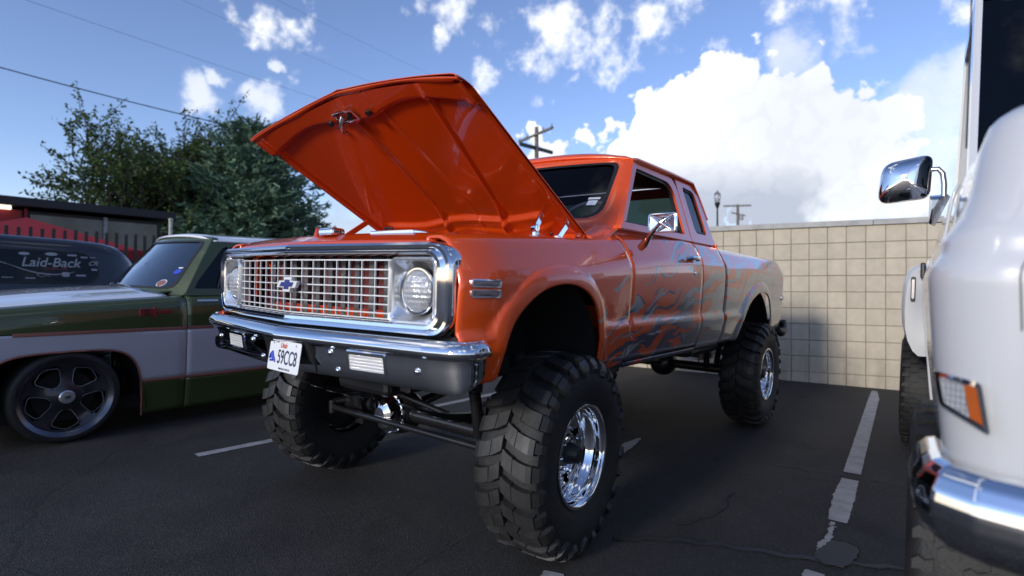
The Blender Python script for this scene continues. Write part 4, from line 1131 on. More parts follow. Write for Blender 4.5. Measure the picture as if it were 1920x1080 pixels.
for x0, z0, w, h, mk in ((.60, 1.195, .05, .027, 'copper'), (.60, 1.195, .056, .032, 'plate'), (.66, 1.30, .04, .022, 'ink_sky'), (.655, 1.335, .03, .006, 'plate')):
    MB().prism([(x0 + w * math.cos(t), z0 + h * math.sin(t)) for t in [2 * math.pi * k / 16 for k in range(16)]], lambda p: gwo(p, -.0035 if mk == 'plate' else -.002), lambda p: gwo(p, .000 if mk == 'plate' else .0012)).build('sticker', M[mk], GT)
MB().tube([gwo((.25, 1.15), .02), gwo((.10, 1.165), .02), gwo((-.15, 1.175), .018)], .006, 6).build('wiper', M['satin'], GT)
MB().tube([gwo((-.45, 1.15), .02), gwo((-.6, 1.165), .02), gwo((-.75, 1.17), .018)], .006, 6).build('wiper', M['satin'], GT)
def groof(u, v):
    x = lerp(-.725, .725, u); e = abs(x / .725); y = lerp(1.02 + .12 * e * e, 2.05, v)
    return (x, y, 1.595 + .085 * (1 - e ** 3) ** .8 * (1 - .3 * max(0, 1 - v / .1) ** 2) + .02 * v)
MB().grid(groof, 40, 24).build('roof', M['hood_white'], GT, smooth=60, solid=.015, recalc=False)
MB().box((0, 2.02, 1.30), (1.7, .04, .62)).build('cab_back', M['green'], GT, bevel=.01)
MB().box((0, 1.65, 1.0), (1.5, .14, .55), rx=-.2).build('seat_backrest', M['interior'], GT, bevel=.05)
MB().box((0, .92, 1.08), (1.6, .30, .10)).build('dashboard', M['interior'], GT, bevel=.03)
MB().prism([(-.55, 1.17), (-.30, 1.17), (-.36, 1.36)], lambda p: (p[0], p[1] * 0 + 1.02, p[1]), lambda p: (p[0], 1.03, p[1])).build('sun_shade', M['glass_green'], GT)
MB().box((0, 3.1, .75), (1.5, 2.0, .03)).build('bed_floor', M['green'], GT)
MB().box((0, 4.24, .80), (1.86, .03, .56)).build('tailgate', M['green'], GT, bevel=.01)
# wheels with five big windows
def g_disc():
    n = 100; rads = [.045, .075, .100, .112, .13, .16, .19, .212, .226, .245, .258]
    xx = [.030, .022, .012, .006, .0, -.004, -.002, .004, .010, .018, .022]
    v = [(xx[i], r * math.cos(2 * math.pi * k / n + .30), r * math.sin(2 * math.pi * k / n + .30)) for i, r in enumerate(rads) for k in range(n)]
    f = []
    for i in range(len(rads) - 1):
        for k in range(n):
            ph = k % 20; lo = {2: 5, 3: 5, 4: 4, 5: 4, 6: 3, 7: 3, 8: 4}.get(i)
            if lo is not None and lo <= ph < 20 - lo: continue
            k2 = (k + 1) % n; f.append((i * n + k, i * n + k2, (i + 1) * n + k2, (i + 1) * n + k))
    return MB().add(v, f).mesh('wheel_disc', M['wheel_grey'], 60)
GD = g_disc()
GR = MB().lathe([(.255, -.10), (.256, .015), (.262, .022), (.276, .026), (.286, .040), (.293, .044), (.295, .036), (.290, .020), (.288, -.10)], (0, 0, 0), 'X', 80).mesh('rim', M['wheel_lip'], 50)
GTY = MB().lathe([(.285, -.22), (.31, -.235), (.338, -.22), (.345, -.19), (.346, -.10), (.345, -.0), (.338, .030), (.315, .046), (.291, .040)], (0, 0, 0), 'X', 72).mesh('tyre', M['rubber'], 50)
def outline():
    mb = MB()
    for q in range(5):
        a0 = .30 + 2 * math.pi * q / 5
        ph = lambda k: a0 + 2 * math.pi * k / 100
        P_ = [(.100, ph(5.2)), (.100, ph(14.8)), (.222, ph(16.8)), (.250, ph(10)), (.222, ph(3.2))]
        pts = rpoly([(r * math.cos(a), r * math.sin(a)) for r, a in P_], .035, 5)
        mb.tube([(.011, p[0], p[1]) for p in pts] + [(.011, *pts[0])], .0024, 5, cap=False)
    return mb
OUT = outline().mesh('window_edging', M['steel'], 60)
GC = MB().lathe([(.050, .028), (.050, .040), (.042, .048), (.001, .050)], (0, 0, 0), 'X', 32).mesh('centre_cap', M['satin'], 40)
for s, y in ((1, 0), (-1, 0), (1, 3.15), (-1, 3.15)):
    t = bpy.data.objects.new('tyre', GTY); C.objects.link(t); t.parent = GT; t.location = (s * .955, y, .346); t.rotation_euler = (0, 0, 0 if s > 0 else math.pi)
    r = bpy.data.objects.new('rim', GR); C.objects.link(r); r.parent = GT; r.location = t.location; r.rotation_euler = t.rotation_euler
    for nm, me in (('wheel_disc', GD), ('centre_cap', GC), ('window_edging', OUT)):
        o = bpy.data.objects.new(nm, me); C.objects.link(o); o.parent = r
    MB().lathe([(.001, -.06), (.19, -.06), (.19, -.05), (.001, -.05)], (0, 0, 0), 'X', 32).build('brake_disc', M['dark'], r)
    text_obj('SM', 'cap_letters', M['black'], r, (.0508, 0, 0), (math.radians(90), 0, math.radians(90)), .03, offset=.0008)

# ================================================================== DARK WAGON BEHIND IT
VX = -6.0
VN = thing('dark_wagon', 'dark navy wagon with white lettering on its rear side glass, behind the green pickup', 'wagon', (VX - .95, -2.2, 0))
def v_sec(y):
    """half section at local y: list of (x, z)"""
    r = interp([(-2.6, .0), (1.9, .0), (2.3, .06), (2.5, .16), (2.62, .34)], y)
    top = interp([(-2.6, 1.10), (-1.3, 1.16), (-.75, 1.64), (-.3, 1.69), (1.2, 1.70), (1.9, 1.68), (2.25, 1.655), (2.45, 1.60), (2.62, 1.42)], y)
    k = max(0, min(1, (y + 1.2) / .5))
    w = .95 - r * .25
    sh = lerp(.93, .79, k) - r * .35
    return [(w - .05, .28), (w, .45), (w + .01, .80), (w, 1.05), (lerp(w - .02, w - .035, k), lerp(1.07, 1.12, k)), (lerp(w - .06, sh + .05, k), lerp(1.085, top - .16, k)), (lerp(w - .12, sh, k), lerp(1.10, top - .06, k)), (lerp(w - .2, sh - .10, k), top - .012), (sh * .45, top + .004), (0, top + .008)]
vs = MB(); rings = []
for i in range(54):
    y = lerp(-2.6, 2.62, i / 53); h_ = v_sec(y)
    rings.append([(x, y, z) for x, z in h_] + [(-x, y, z) for x, z in reversed(h_[:-1])])
vs.rings(rings, True, True)
vs.build('body', M['navy'], VN, smooth=45)
def v_side(p, o):
    y, z = p; h_ = v_sec(y); h_ = sorted([(b, a) for a, b in h_[:8]])
    return (interp(h_, z) + o, y, z)
wl = dens(rpoly([(-.55, 1.13), (2.12, 1.13), (2.20, 1.30), (2.05, 1.52), (-.48, 1.535)], [.05, .08, .10, .08, .06], 5), 90)
wl2 = [(1.0 + (p[0] - 1.0) * .985, 1.33 + (p[1] - 1.33) * .93) for p in wl]
MB().rings([[v_side(p, .002) for p in wl], [v_side(p, .010) for p in wl], [v_side(p, .010) for p in wl2], [v_side(p, .004) for p in wl2]]).build('window_seal', M['seal'], VN, smooth=40)
MB().rings([[v_side((.8 + (p[0] - .8) * k, 1.33 + (p[1] - 1.33) * k), .005) for p in wl2] for k in (1, .8, .6, .4, .2, .02)]).build('side_window', M['van_glass'], VN, smooth=60)
def decal_loc(y, z): q_ = v_side((y, z), .012); return q_
lean = math.atan2(v_side((1.6, 1.14), 0)[0] - v_side((1.6, 1.45), 0)[0], .31)
R90 = (math.radians(90) - lean, 0, math.radians(90))
text_obj('Laid-Back', 'window_lettering', M['vinyl'], VN, decal_loc(1.695, 1.37), (R90[0], 0, R90[2]), .155, shear=.25, offset=.0016, sx=.92)
text_obj('IN REAL LIFE', 'window_lettering', M['copper_dark'], VN, decal_loc(1.74, 1.30), R90, .038, shear=.25)
text_obj('CR', 'window_lettering', M['vinyl'], VN, decal_loc(2.105, 1.375), R90, .075, shear=.4, offset=.001)
sw_ = [v_side((1.30 + .62 * t, 1.345 - .115 * math.sin(t * 2.4) + .0 * t), .012) for t in [k / 14 for k in range(15)]]
MB().tube(sw_, [.002 + .006 * math.sin(math.pi * k / 14) for k in range(15)], 6).build('lettering_swash', M['vinyl'], VN)
sw2 = [v_side((1.30 - .55 * t, 1.345 + .20 * t - .05 * t * t), .012) for t in [k / 10 for k in range(11)]]
MB().tube(sw2, [.005 - .003 * k / 10 for k in range(11)], 6).build('lettering_swash', M['vinyl'], VN)
fish = [v_side((1.60 + .085 * t, 1.235 + .022 * math.sin(math.pi * abs(t)) * sg), .012) for sg in (1,) for t in [k / 8 - 1 for k in range(17)]]
for sg in (1, -1):
    MB().tube([v_side((1.56 + .12 * t, 1.225 + sg * (.022 * math.sin(math.pi * min(t * 1.25, 1.0)) - .02 * max(0, t - .8) / .2)), .012) for t in [k / 12 for k in range(13)]], .003, 5).build('fish_outline', M['vinyl'], VN)
for y, z, w, h in ((1.18, 1.475, .13, .030), (1.45, 1.470, .10, .036), (1.70, 1.475, .12, .040), (1.90, 1.470, .09, .020), (2.02, 1.45, .07, .016), (2.11, 1.452, .06, .010), (2.12, 1.30, .06, .024), (1.83, 1.235, .075, .055), (1.98, 1.225, .10, .020), (1.50, 1.185, .09, .012), (1.30, 1.19, .10, .008), (1.12, 1.20, .06, .02), (.95, 1.46, .12, .03)):
    if w < .08: poly = rrect(y - w / 2, y + w / 2, z - h / 2, z + h / 2, min(w, h) * .3, 2)
    else: poly = [(y + w / 2 * math.cos(t), z + h / 2 * math.sin(t)) for t in [2 * math.pi * k / 14 for k in range(14)]] if h > .025 else rrect(y - w / 2, y + w / 2, z - h / 2, z + h / 2, h * .3, 2)
    MB().prism(poly, lambda p: v_side(p, .008), lambda p: v_side(p, .012)).build('window_sticker', M['vinyl'], VN)
for x, y in ((.85, -1.6), (-.85, -1.6), (.85, 1.5), (-.85, 1.5)):
    tw_ = MB().lathe([(.19, -.10), (.30, -.11), (.33, -.08), (.33, .08), (.30, .11), (.19, .10)], (x, y, .33), 'X', 40).build('tyre', M['rubber'], VN, smooth=50)
    MB().lathe([(.20, .09), (.19, .05), (.05, .07), (.001, .075)], (x, y, .33), 'X', 32).build('rim', M['satin'], VN, smooth=50)

# ================================================================== WHITE LIFTED TRUCK (right edge)
WT = thing('white_lifted_truck', 'white lifted truck at the right edge, seen past its chrome bumper and door mirror', 'pickup truck', (2.312, -.80, 0), .036)
W_IN = [(.80, .055), (.95, .032), (1.15, .010), (1.28, 0.0), (1.32, -.003), (1.345, 0.0), (1.37, .016), (1.41, .022), (1.45, .050), (1.50, .066), (1.60, .080), (1.65, .095), (1.68, .120), (1.695, .155), (1.700, .27)]
def w_front(u, v):
    """front corner and side of the white truck: plan path u, height v"""
    z = lerp(.90, 1.700, v); ins = interp(W_IN, z)
    path = [(1.0, 0)] + [(.14, 0)] + [(.14 - .14 * math.sin(t), .14 - .14 * math.cos(t)) for t in [math.pi / 2 * k / 24 for k in range(1, 25)]] + [(0.0, .22), (0, .35), (-.006, .6), (-.006, .95)]
    d = [0]
    for a, b in zip(path, path[1:]): d.append(d[-1] + math.dist(a, b))
    # denser round the corner
    s = u; k = s * (len(path) - 1); i = min(int(k), len(path) - 2); t = k - i
    x = lerp(path[i][0], path[i + 1][0], t); y = lerp(path[i][1], path[i + 1][1], t)
    f = max(0, min(1, 1 - x / .5)) if y < .01 else 1
    return (x + ins * f, y + ins * .6 * (1 - f) + (ins * .55 if y < .3 else 0) * max(0, 1 - y / .3), z)
MB().grid(w_front, 60, 50).build('front_fender', M['white'], WT, smooth=60, solid=.01)
# nose panel and hood
def w_hood(u, v):
    x = lerp(.27, 1.84, u); e = abs(2 * u - 1)
    return (x, lerp(.10, .98, v), 1.698 + .02 * (1 - e ** 2.5) - .02 * max(0, 1 - v / .15) ** 2)
MB().grid(w_hood, 30, 14).build('hood', M['white'], WT, smooth=60, solid=.01)
MB().box((1.35, .06, 1.30), (1.1, .08, .60)).build('grille_panel', M['black'], WT, bevel=.02)
MB().grid(lambda u, v: (2.03 - interp(W_IN, lerp(.9, 1.722, v)), lerp(0, 3.0, u), lerp(.90, 1.722, v)), 20, 16).build('far_side_panel', M['white'], WT, smooth=60, solid=.01)
MB().tube([(.14 + interp(W_IN, z) * .72, -.0004 + interp(W_IN, z) * .718, z) for z in [1.22 + .02 * k for k in range(21)]], .0014, 6).build('fender_seam', M['black'], WT)
# turn signal in the fender face
sg_o = [(.012, 1.122), (.086, 1.112), (.102, 1.012), (.024, 1.052)]
sy = lambda p, o: (p[0], .14 - math.sqrt(max(0, .14 ** 2 - max(0, .14 - p[0]) ** 2)) - o, p[1])
so = rpoly(sg_o, .008, 3); si = rpoly([(lerp(.056, a, .80), lerp(1.075, b, .76)) for a, b in sg_o], .004, 3)
sb = MB().rings([[sy(p, -.03) for p in so], [sy(p, .012) for p in so], [sy(p, .012) for p in si], [sy(p, -.01) for p in si]]).build('turn_signal_bezel', M['chrome'], WT, smooth=30)
MB().prism([(lerp(.056, a, .78), lerp(1.075, b, .74)) for a, b in ((.062, 1.115), (.086, 1.112), (.102, 1.012), (.076, 1.026))], lambda p: sy(p, -.01), lambda p: sy(p, .006)).build('amber_lens', M['amber'], sb)
MB().prism([(lerp(.056, a, .78), lerp(1.075, b, .74)) for a, b in ((.012, 1.122), (.061, 1.115), (.075, 1.026), (.024, 1.052))], lambda p: sy(p, -.01), lambda p: sy(p, .006)).build('clear_lens', M['grey_lens'], sb)
# bumper: chrome, wraps the corner
bpw = [(1.0, -.05), (.16, -.045), (.09, -.03), (.035, .005), (.014, .05), (.008, .12), (.004, .26)]
bpz = [(-.035, .932), (-.018, .941), (-.002, .936), (.014, .918), (.026, .890), (.031, .862), (.028, .835), (.014, .80), (-.012, .77), (-.04, .755)]
def w_bump(u, v):
    k = u * (len(bpw) - 1); i = min(int(k), len(bpw) - 2); t = k - i
    x = lerp(bpw[i][0], bpw[i + 1][0], t); y = lerp(bpw[i][1], bpw[i + 1][1], t)
    ang = lerp(0, math.pi / 2, min(1, max(0, (u - .18) / .6)))
    j = v * (len(bpz) - 1); a = min(int(j), len(bpz) - 2); q = j - a
    o = lerp(bpz[a][0], bpz[a + 1][0], q); z = lerp(bpz[a][1], bpz[a + 1][1], q)
    return (x - o * math.sin(ang), y - o * math.cos(ang), z - .02 * max(0, x) )
MB().grid(w_bump, 60, 36).build('front_bumper', M['chrome'], WT, smooth=50, solid=.004)
MB().box((.72, .03, .84), (1.0, .04, .10)).build('bumper_valance', M['black'], WT)
# door and cab behind the fender
def w_side(y0, y1, name, x0=-.006):
    MB().grid(lambda u, v: (x0 + interp(W_IN, lerp(.86, 1.66, v)) * .8, lerp(y0, y1, u), lerp(.86, 1.66, v)), 10, 30).build(name, M['white'], WT, smooth=60, solid=.01)
w_side(.958, 2.05, 'door'); w_side(2.06, 3.2, 'cab_side')
cg = lambda z: .108 + (z - 1.62) * .03
cf = lambda p, o: (cg(p[1]) - o, p[0], p[1])
c_in = rpoly([(1.12, 1.70), (2.0, 1.70), (1.98, 2.40), (1.50, 2.40)], .03, 4); c_out = rpoly([(.98, 1.63), (2.08, 1.63), (2.06, 2.47), (1.41, 2.47)], .03, 4)
MB().rings([[cf(p, -.012) for p in c_out], [cf(p, .004) for p in c_out], [cf(p, .004) for p in c_in], [cf(p, -.012) for p in c_in], [cf(p, -.012) for p in c_out]]).build('door_frame', M['white'], WT, smooth=35)
MB().prism(c_in, lambda p: cf(p, -.008), lambda p: cf(p, -.004)).build('door_glass', M['glass_dark'], WT)
# windshield with its pillar, roof
def wwx(p, o=0): return (p[0], 1.0 + (p[1] - 1.66) * .50 - o, p[1])
wq = [(.112, 1.62), (1.88, 1.62), (1.76, 2.47), (.137, 2.47)]
wqi = [(.126, 1.64), (1.84, 1.66), (1.73, 2.44), (.151, 2.44)]
MB().rings([[wwx(p, -.012) for p in wq], [wwx(p, .006) for p in wq], [wwx(p, .006) for p in wqi], [wwx(p, -.012) for p in wqi]]).build('windshield_frame', M['white'], WT, smooth=30)
MB().prism(wqi, lambda p: wwx(p, -.012), lambda p: wwx(p, -.006)).build('windshield', M['glass_dark'], WT)
MB().box((1.0, 2.0, 2.52), (1.62, 1.3, .10)).build('roof', M['white'], WT, bevel=.04)
MB().box((1.0, 1.55, 1.60), (1.7, 1.0, .05)).box((1.0, 2.3, 1.95), (1.6, .10, 1.0)).build('cabin_trim', M['dark'], WT)
for k, (x, z) in enumerate(((.42, 2.02), (.415, 1.97), (.41, 1.925))):
    MB().tube([(x, 1.32, z + .02), (x, 1.32, z - .012)], [.018, .010], 8).build('hanging_trinket', M['clear_lens'], WT, smooth=60)
# bed and its bulging rear fender
MB().grid(lambda u, v: (.03, lerp(3.2, 5.6, u), lerp(.9, 1.5, v)), 6, 6).build('bed_side', M['white'], WT, solid=.01)
MB().box((1.0, 4.4, 1.0), (1.6, 2.3, .04)).build('bed_floor', M['steel'], WT)
def flare(u, v):
    """rear fender: quarter shell over the wheel, u along the truck, v from the bed out and down"""
    y = 4.40 - .80 * math.cos(math.pi * u)
    h = .98 + .50 * math.sin(math.pi * u) ** .55 if 0 < u < 1 else .98
    t = v * 1.25
    x = .03 - .155 * min(1, t * 1.6) ** .5 * (1 if t < .9 else 1)
    z = lerp(h, .86, max(0, (t - .35) / .9) ** 1.3) if t > .35 else h + .0
    return (x + .02 * max(0, (t - .9) / .35), y, z)
fl = MB()
prof_f = [(.04, 1.490), (-.03, 1.482), (-.075, 1.455), (-.105, 1.40), (-.118, 1.30), (-.122, 1.18), (-.115, 1.05), (-.095, .96), (-.06, .89), (-.02, .855)]
def fl_sec(k, y0, y1):   # front face then top
    return [(x, lerp(y0, y1, .0), z) for x, z in prof_f]
R_ = []
for y, sc, zo in ((3.55, .86, -.04), (3.57, .96, -.012), (3.62, 1.0, 0), (3.8, 1.0, .0), (4.4, 1.02, .02), (5.0, 1.0, 0), (5.3, .9, -.05)):
    R_.append([(.04 + (x - .04) * sc, y, 1.17 + (z - 1.17) * (.94 + .06 * sc) + zo) for x, z in prof_f])
fl.rings(R_, False)
fc = [( .04, 3.552, z) for x, z in prof_f]
fl.rings([[(.04 + (x - .04) * .86, 3.55, 1.17 + (z - 1.17) * .99 - .04) for x, z in prof_f], [(.045, 3.56, 1.17 + (z - 1.17) * .99 - .04) for x, z in prof_f]], False)
fl.build('rear_fender', M['white'], WT, smooth=50)
ml = MB().prism(rrect(-.068, -.040, 1.215, 1.395, .010, 3), lambda p: (p[0], 3.535, p[1]), lambda p: (p[0], 3.56, p[1])).build('marker_lamp', M['black'], WT, bevel=.003)
MB().prism(rrect(-.062, -.046, 1.235, 1.375, .006, 3), lambda p: (p[0], 3.528, p[1]), lambda p: (p[0], 3.54, p[1])).build('lamp_lens', M['clear_lens'], ml)
MB().box((.0, 3.50, 1.44), (.03, .04, .11)).build('fender_bumper_stop', M['black'], WT, bevel=.008)
# wheels: all-terrain tyres with blocks
def at_block(w):
    mb = MB()
    for s_, x0, x1, a0, a1 in ((0, -w, w, -.036, .036),):
        st_ = [(x0, -.010, .030), (lerp(x0, x1, .3), .008, .040), (lerp(x0, x1, .6), -.006, .034), (x1, .006, .040)]
        mb.rings([[(x, -r * math.cos(a), r * math.sin(a)) for a, r in ((th - ww, .440), (th - ww * .9, .462), (th + ww * .9, .462), (th + ww, .440))] for x, th, ww in st_], True, True)
    return mb.mesh('tread_block', M['rubber'])
AB = at_block(.024)
ATY = MB().lathe([(.22, -.13), (.33, -.152), (.40, -.150), (.435, -.135), (.449, -.11), (.450, 0), (.449, .11), (.435, .135), (.40, .150), (.33, .152), (.22, .13)], (0, 0, 0), 'X', 60).mesh('tyre', M['rubber'], 40)
for x, y in ((.122, .92), (1.90, .90), (.025, 4.45), (2.0, 4.45)):
    t = bpy.data.objects.new('tyre', ATY); C.objects.link(t); t.parent = WT; t.location = (x, y, .460)
    if x < 1:
        for row, xx in enumerate((-.112, -.056, 0, .056, .112)):
            for k in range(36):
                b_ = bpy.data.objects.new('tread_block', AB); C.objects.link(b_); b_.parent = t
                b_.location = (xx, 0, 0); b_.rotation_euler = ((k + .5 * (row % 2)) * 2 * math.pi / 36, 0, 0)
    MB().lathe([(.23, -.12), (.20, -.10), (.18, -.05), (.06, -.07), (.001, -.07)], (x, y, .46), 'X', 36).build('rim', M['chrome'], WT, smooth=50)
MB().box((1.0, .90, .46), (1.7, .09, .09)).box((1.0, 4.45, .46), (1.8, .09, .09)).build('axle', M['frame'], WT, bevel=.01)
for x in (.6, 1.4):
    MB().box((x, 2.7, .82), (.08, 5.2, .14)).build('frame_rail', M['frame'], WT)
# mirror on a bent arm, antenna
mh = MB()
mc = Vector((-.082, 1.50, 1.770)); hw, hh = .098, .092
def mring(k, dy): return [tuple(mc + Vector((p[0] * k, dy + .25 * p[0] * 0, p[1] * k + .12 * p[0] * k))) for p in rpoly([(-hw, -hh * .95), (hw * .92, -hh), (hw, hh), (-hw * .85, hh * .93)], [.05, .035, .04, .05], 6)]
mh.rings([mring(.96, .045), mring(1.0, .035), mring(1.0, .0), mring(.95, -.025), mring(.80, -.045), mring(.5, -.058), mring(.06, -.062)], True, True)
mo = mh.build('mirror_head', M['chrome'], WT, smooth=60)
MB().tube([mc + Vector((.085, -.01, .035)), mc + Vector((.115, -.01, .035)), mc + Vector((.130, -.01, .015)), mc + Vector((.136, -.01, -.03)), mc + Vector((.136, -.01, -.09))], .010, 12).build('mirror_arm', M['satin'], WT, smooth=60)
mbp = [(-.035, .0), (.06, .0), (.06, .02), (-.005, -.125), (-.035, -.10)]
mbq = rpoly([(.006, 1.698), (.070, 1.700), (.058, 1.67), (.018, 1.572), (.006, 1.580)], .006, 3)
MB().rings([[(lerp(.020, p[0], .35), 1.455, lerp(1.660, p[1], .30)) for p in mbq], [(lerp(.020, p[0], .75), 1.475, lerp(1.650, p[1], .78)) for p in mbq], [(p[0], 1.51, p[1]) for p in mbq], [(p[0] + .01, 1.58, p[1]) for p in mbq]], True, True).build('mirror_base', M['chrome'], WT, bevel=.006)
MB().tube([(.070, .40, 1.66), (.070, .40, 2.75)], [.0022, .0016], 8).build('antenna', M['black'], WT)

# ================================================================== GROUND
def asphalt():
    mt, nt, b = new_mat('asphalt'); L = nt.links.new
    tc = nd(nt, 'ShaderNodeTexCoord')
    def noise(scale, det=6, rough=.6, dist=0):
        n = nd(nt, 'ShaderNodeTexNoise'); n.inputs['Scale'].default_value = scale; n.inputs['Detail'].default_value = det
        n.inputs['Roughness'].default_value = rough; n.inputs['Distortion'].default_value = dist
        L(tc.outputs['Object'], n.inputs['Vector']); return n.outputs['Fac']
    big = noise(.35, 5); mid = noise(2.4, 6, .6, .6); fine = noise(160, 3, .8)
    vor = nd(nt, 'ShaderNodeTexVoronoi'); vor.inputs['Scale'].default_value = 150; L(tc.outputs['Object'], vor.inputs['Vector'])
    cr = nd(nt, 'ShaderNodeValToRGB'); L(big, cr.inputs[0])
    cr.color_ramp.elements[0].position = .35; cr.color_ramp.elements[0].color = (.028, .028, .030, 1)
    cr.color_ramp.elements[1].position = .68; cr.color_ramp.elements[1].color = (.050, .047, .044, 1)
    cr2 = nd(nt, 'ShaderNodeMapRange'); L(mid, cr2.inputs[0]); cr2.inputs[1].default_value = .3; cr2.inputs[2].default_value = .75; cr2.inputs[3].default_value = .78; cr2.inputs[4].default_value = 1.25
    s1 = nd(nt, 'ShaderNodeVectorMath', operation='SCALE'); L(cr.outputs[0], s1.inputs[0]); L(cr2.outputs[0], s1.inputs['Scale'])
    # pale stones in the binder
    st = nd(nt, 'ShaderNodeMapRange'); L(vor.outputs['Color'], st.inputs[0]); st.inputs[1].default_value = .55; st.inputs[2].default_value = 1.0; st.inputs[3].default_value = .76; st.inputs[4].default_value = 1.9
    s2 = nd(nt, 'ShaderNodeVectorMath', operation='SCALE'); L(s1.outputs[0], s2.inputs[0]); L(st.outputs[0], s2.inputs['Scale'])
    # thin cracks
    cv = nd(nt, 'ShaderNodeTexVoronoi', feature='DISTANCE_TO_EDGE'); cv.inputs['Scale'].default_value = .42
    wn = nd(nt, 'ShaderNodeTexNoise'); wn.inputs['Scale'].default_value = 2.5; wn.inputs['Detail'].default_value = 6; L(tc.outputs['Object'], wn.inputs['Vector'])
    wa = nd(nt, 'ShaderNodeMix', data_type='VECTOR'); wa.inputs['Factor'].default_value = .22; L(tc.outputs['Object'], wa.inputs['A']); L(wn.outputs['Color'], wa.inputs['B'])
    L(wa.outputs['Result'], cv.inputs['Vector'])
    ck = nd(nt, 'ShaderNodeMapRange'); L(cv.outputs['Distance'], ck.inputs[0]); ck.inputs[1].default_value = .001; ck.inputs[2].default_value = .005
    ck.inputs[3].default_value = .72; ck.inputs[4].default_value = 1.0
    s3 = nd(nt, 'ShaderNodeVectorMath', operation='SCALE'); L(s2.outputs[0], s3.inputs[0]); L(ck.outputs[0], s3.inputs['Scale'])
    # oil marks
    oil = nd(nt, 'ShaderNodeMapRange'); L(noise(1.1, 3, .5), oil.inputs[0]); oil.inputs[1].default_value = .60; oil.inputs[2].default_value = .72; oil.inputs[3].default_value = 1; oil.inputs[4].default_value = .6
    s4 = nd(nt, 'ShaderNodeVectorMath', operation='SCALE'); L(s3.outputs[0], s4.inputs[0]); L(oil.outputs[0], s4.inputs['Scale'])
    L(s4.outputs[0], b.inputs['Base Color'])
    rg = nd(nt, 'ShaderNodeMapRange'); L(mid, rg.inputs[0]); rg.inputs[3].default_value = .62; rg.inputs[4].default_value = .88; L(rg.outputs[0], b.inputs['Roughness'])
    b.inputs['Specular IOR Level'].default_value = .35
    ad = nd(nt, 'ShaderNodeMath', operation='ADD'); L(fine, ad.inputs[0]); L(vor.outputs['Distance'], ad.inputs[1])
    ad2 = nd(nt, 'ShaderNodeMath', operation='MULTIPLY_ADD'); L(ck.outputs[0], ad2.inputs[0]); ad2.inputs[1].default_value = 1.5; L(ad.outputs[0], ad2.inputs[2])
    bp = nd(nt, 'ShaderNodeBump'); bp.inputs['Strength'].default_value = .55; bp.inputs['Distance'].default_value = .006
    L(ad2.outputs[0], bp.inputs['Height']); L(bp.outputs[0], b.inputs['Normal'])
    return mt
M['asphalt'] = asphalt()
tag(MB().grid(lambda u, v: (lerp(-400, 400, u), lerp(-400, 400, v), 0), 8, 8).build('asphalt_ground', M['asphalt']), 'dark worn asphalt of the car park', kind='structure')
M['line'] = plain('worn_white_paint', (.33, .33, .34), .7, var=.22, vscale=9, bump=.5, bscale=120)
rnd = random.Random(4)
def worn_line(pts, w, name, jag=.006, z=.004):
    """painted stripe with chipped edges; pts: (x, y, left width factor, right width factor)"""
    L_, R_ = [], []
    for (a, b_) in zip(pts, pts[1:]):
        n = max(2, int(math.dist(a[:2], b_[:2]) / .016))
        dx, dy = b_[0] - a[0], b_[1] - a[1]; q = math.hypot(dx, dy); nx, ny = -dy / q, dx / q
        for k in range(n):
            t = k / n; x, y = lerp(a[0], b_[0], t), lerp(a[1], b_[1], t)
            wl_, wr_ = lerp(a[2], b_[2], t) * w / 2, lerp(a[3], b_[3], t) * w / 2
            j = jag * rnd.choice((.25, .5, .5, 1, 1.6))
            L_.append((x + nx * (wl_ + rnd.uniform(-j, j)), y + ny * (wl_ + rnd.uniform(-j, j)), z))
            R_.append((x - nx * (wr_ + rnd.uniform(-j, j)), y - ny * (wr_ + rnd.uniform(-j, j)), z))
    n = len(L_)
    return tag(MB().add(L_ + R_, [(i, i + n, i + n + 1, i + 1) for i in range(n - 1)]).build(name, M['line'], recalc=True), kind='structure')
worn_line([(1.622, 6.16, .5, .6), (1.665, 5.6, 1, 1), (1.838, 2.31, 1, 1), (1.840, 2.27, 1, .9)], .105, 'parking_line', .003)
worn_line([(1.845, 2.13, .9, .8), (1.862, 1.75, 1, 1), (1.873, 1.45, 1, .8), (1.880, 1.28, 1, .6)], .115, 'parking_line', .008)
worn_line([(1.862, 1.27, .4, .0), (1.870, 1.05, .5, -.1), (1.870, .92, .6, .2), (1.865, .76, .4, -.1)], .10, 'parking_line', .010)
worn_line([(1.90, .60, .8, .8), (1.90, .30, .9, .9), (1.91, 0, .8, .8)], .10, 'parking_line', .010)
worn_line([(-1.795, -.56, 1, 1), (-1.76, -.06, 1, 1), (-1.70, 2.0, 1, 1), (-1.62, 5.2, 1, 1)], .085, 'parking_line', .003)
worn_line([(.345, 2.06, .3, .3), (.36, 1.85, 1, 1), (.39, 1.56, 1, 1), (.40, 1.40, .8, .8)], .09, 'parking_line', .008)
worn_line([(1.00, -.19, .9, .9), (1.06, -.36, 1, 1), (1.14, -.6, 1, 1)], .10, 'parking_line', .008)
M['tar'] = plain('crack_filler', (.026, .0255, .0255), .55, var=.3, vscale=20)
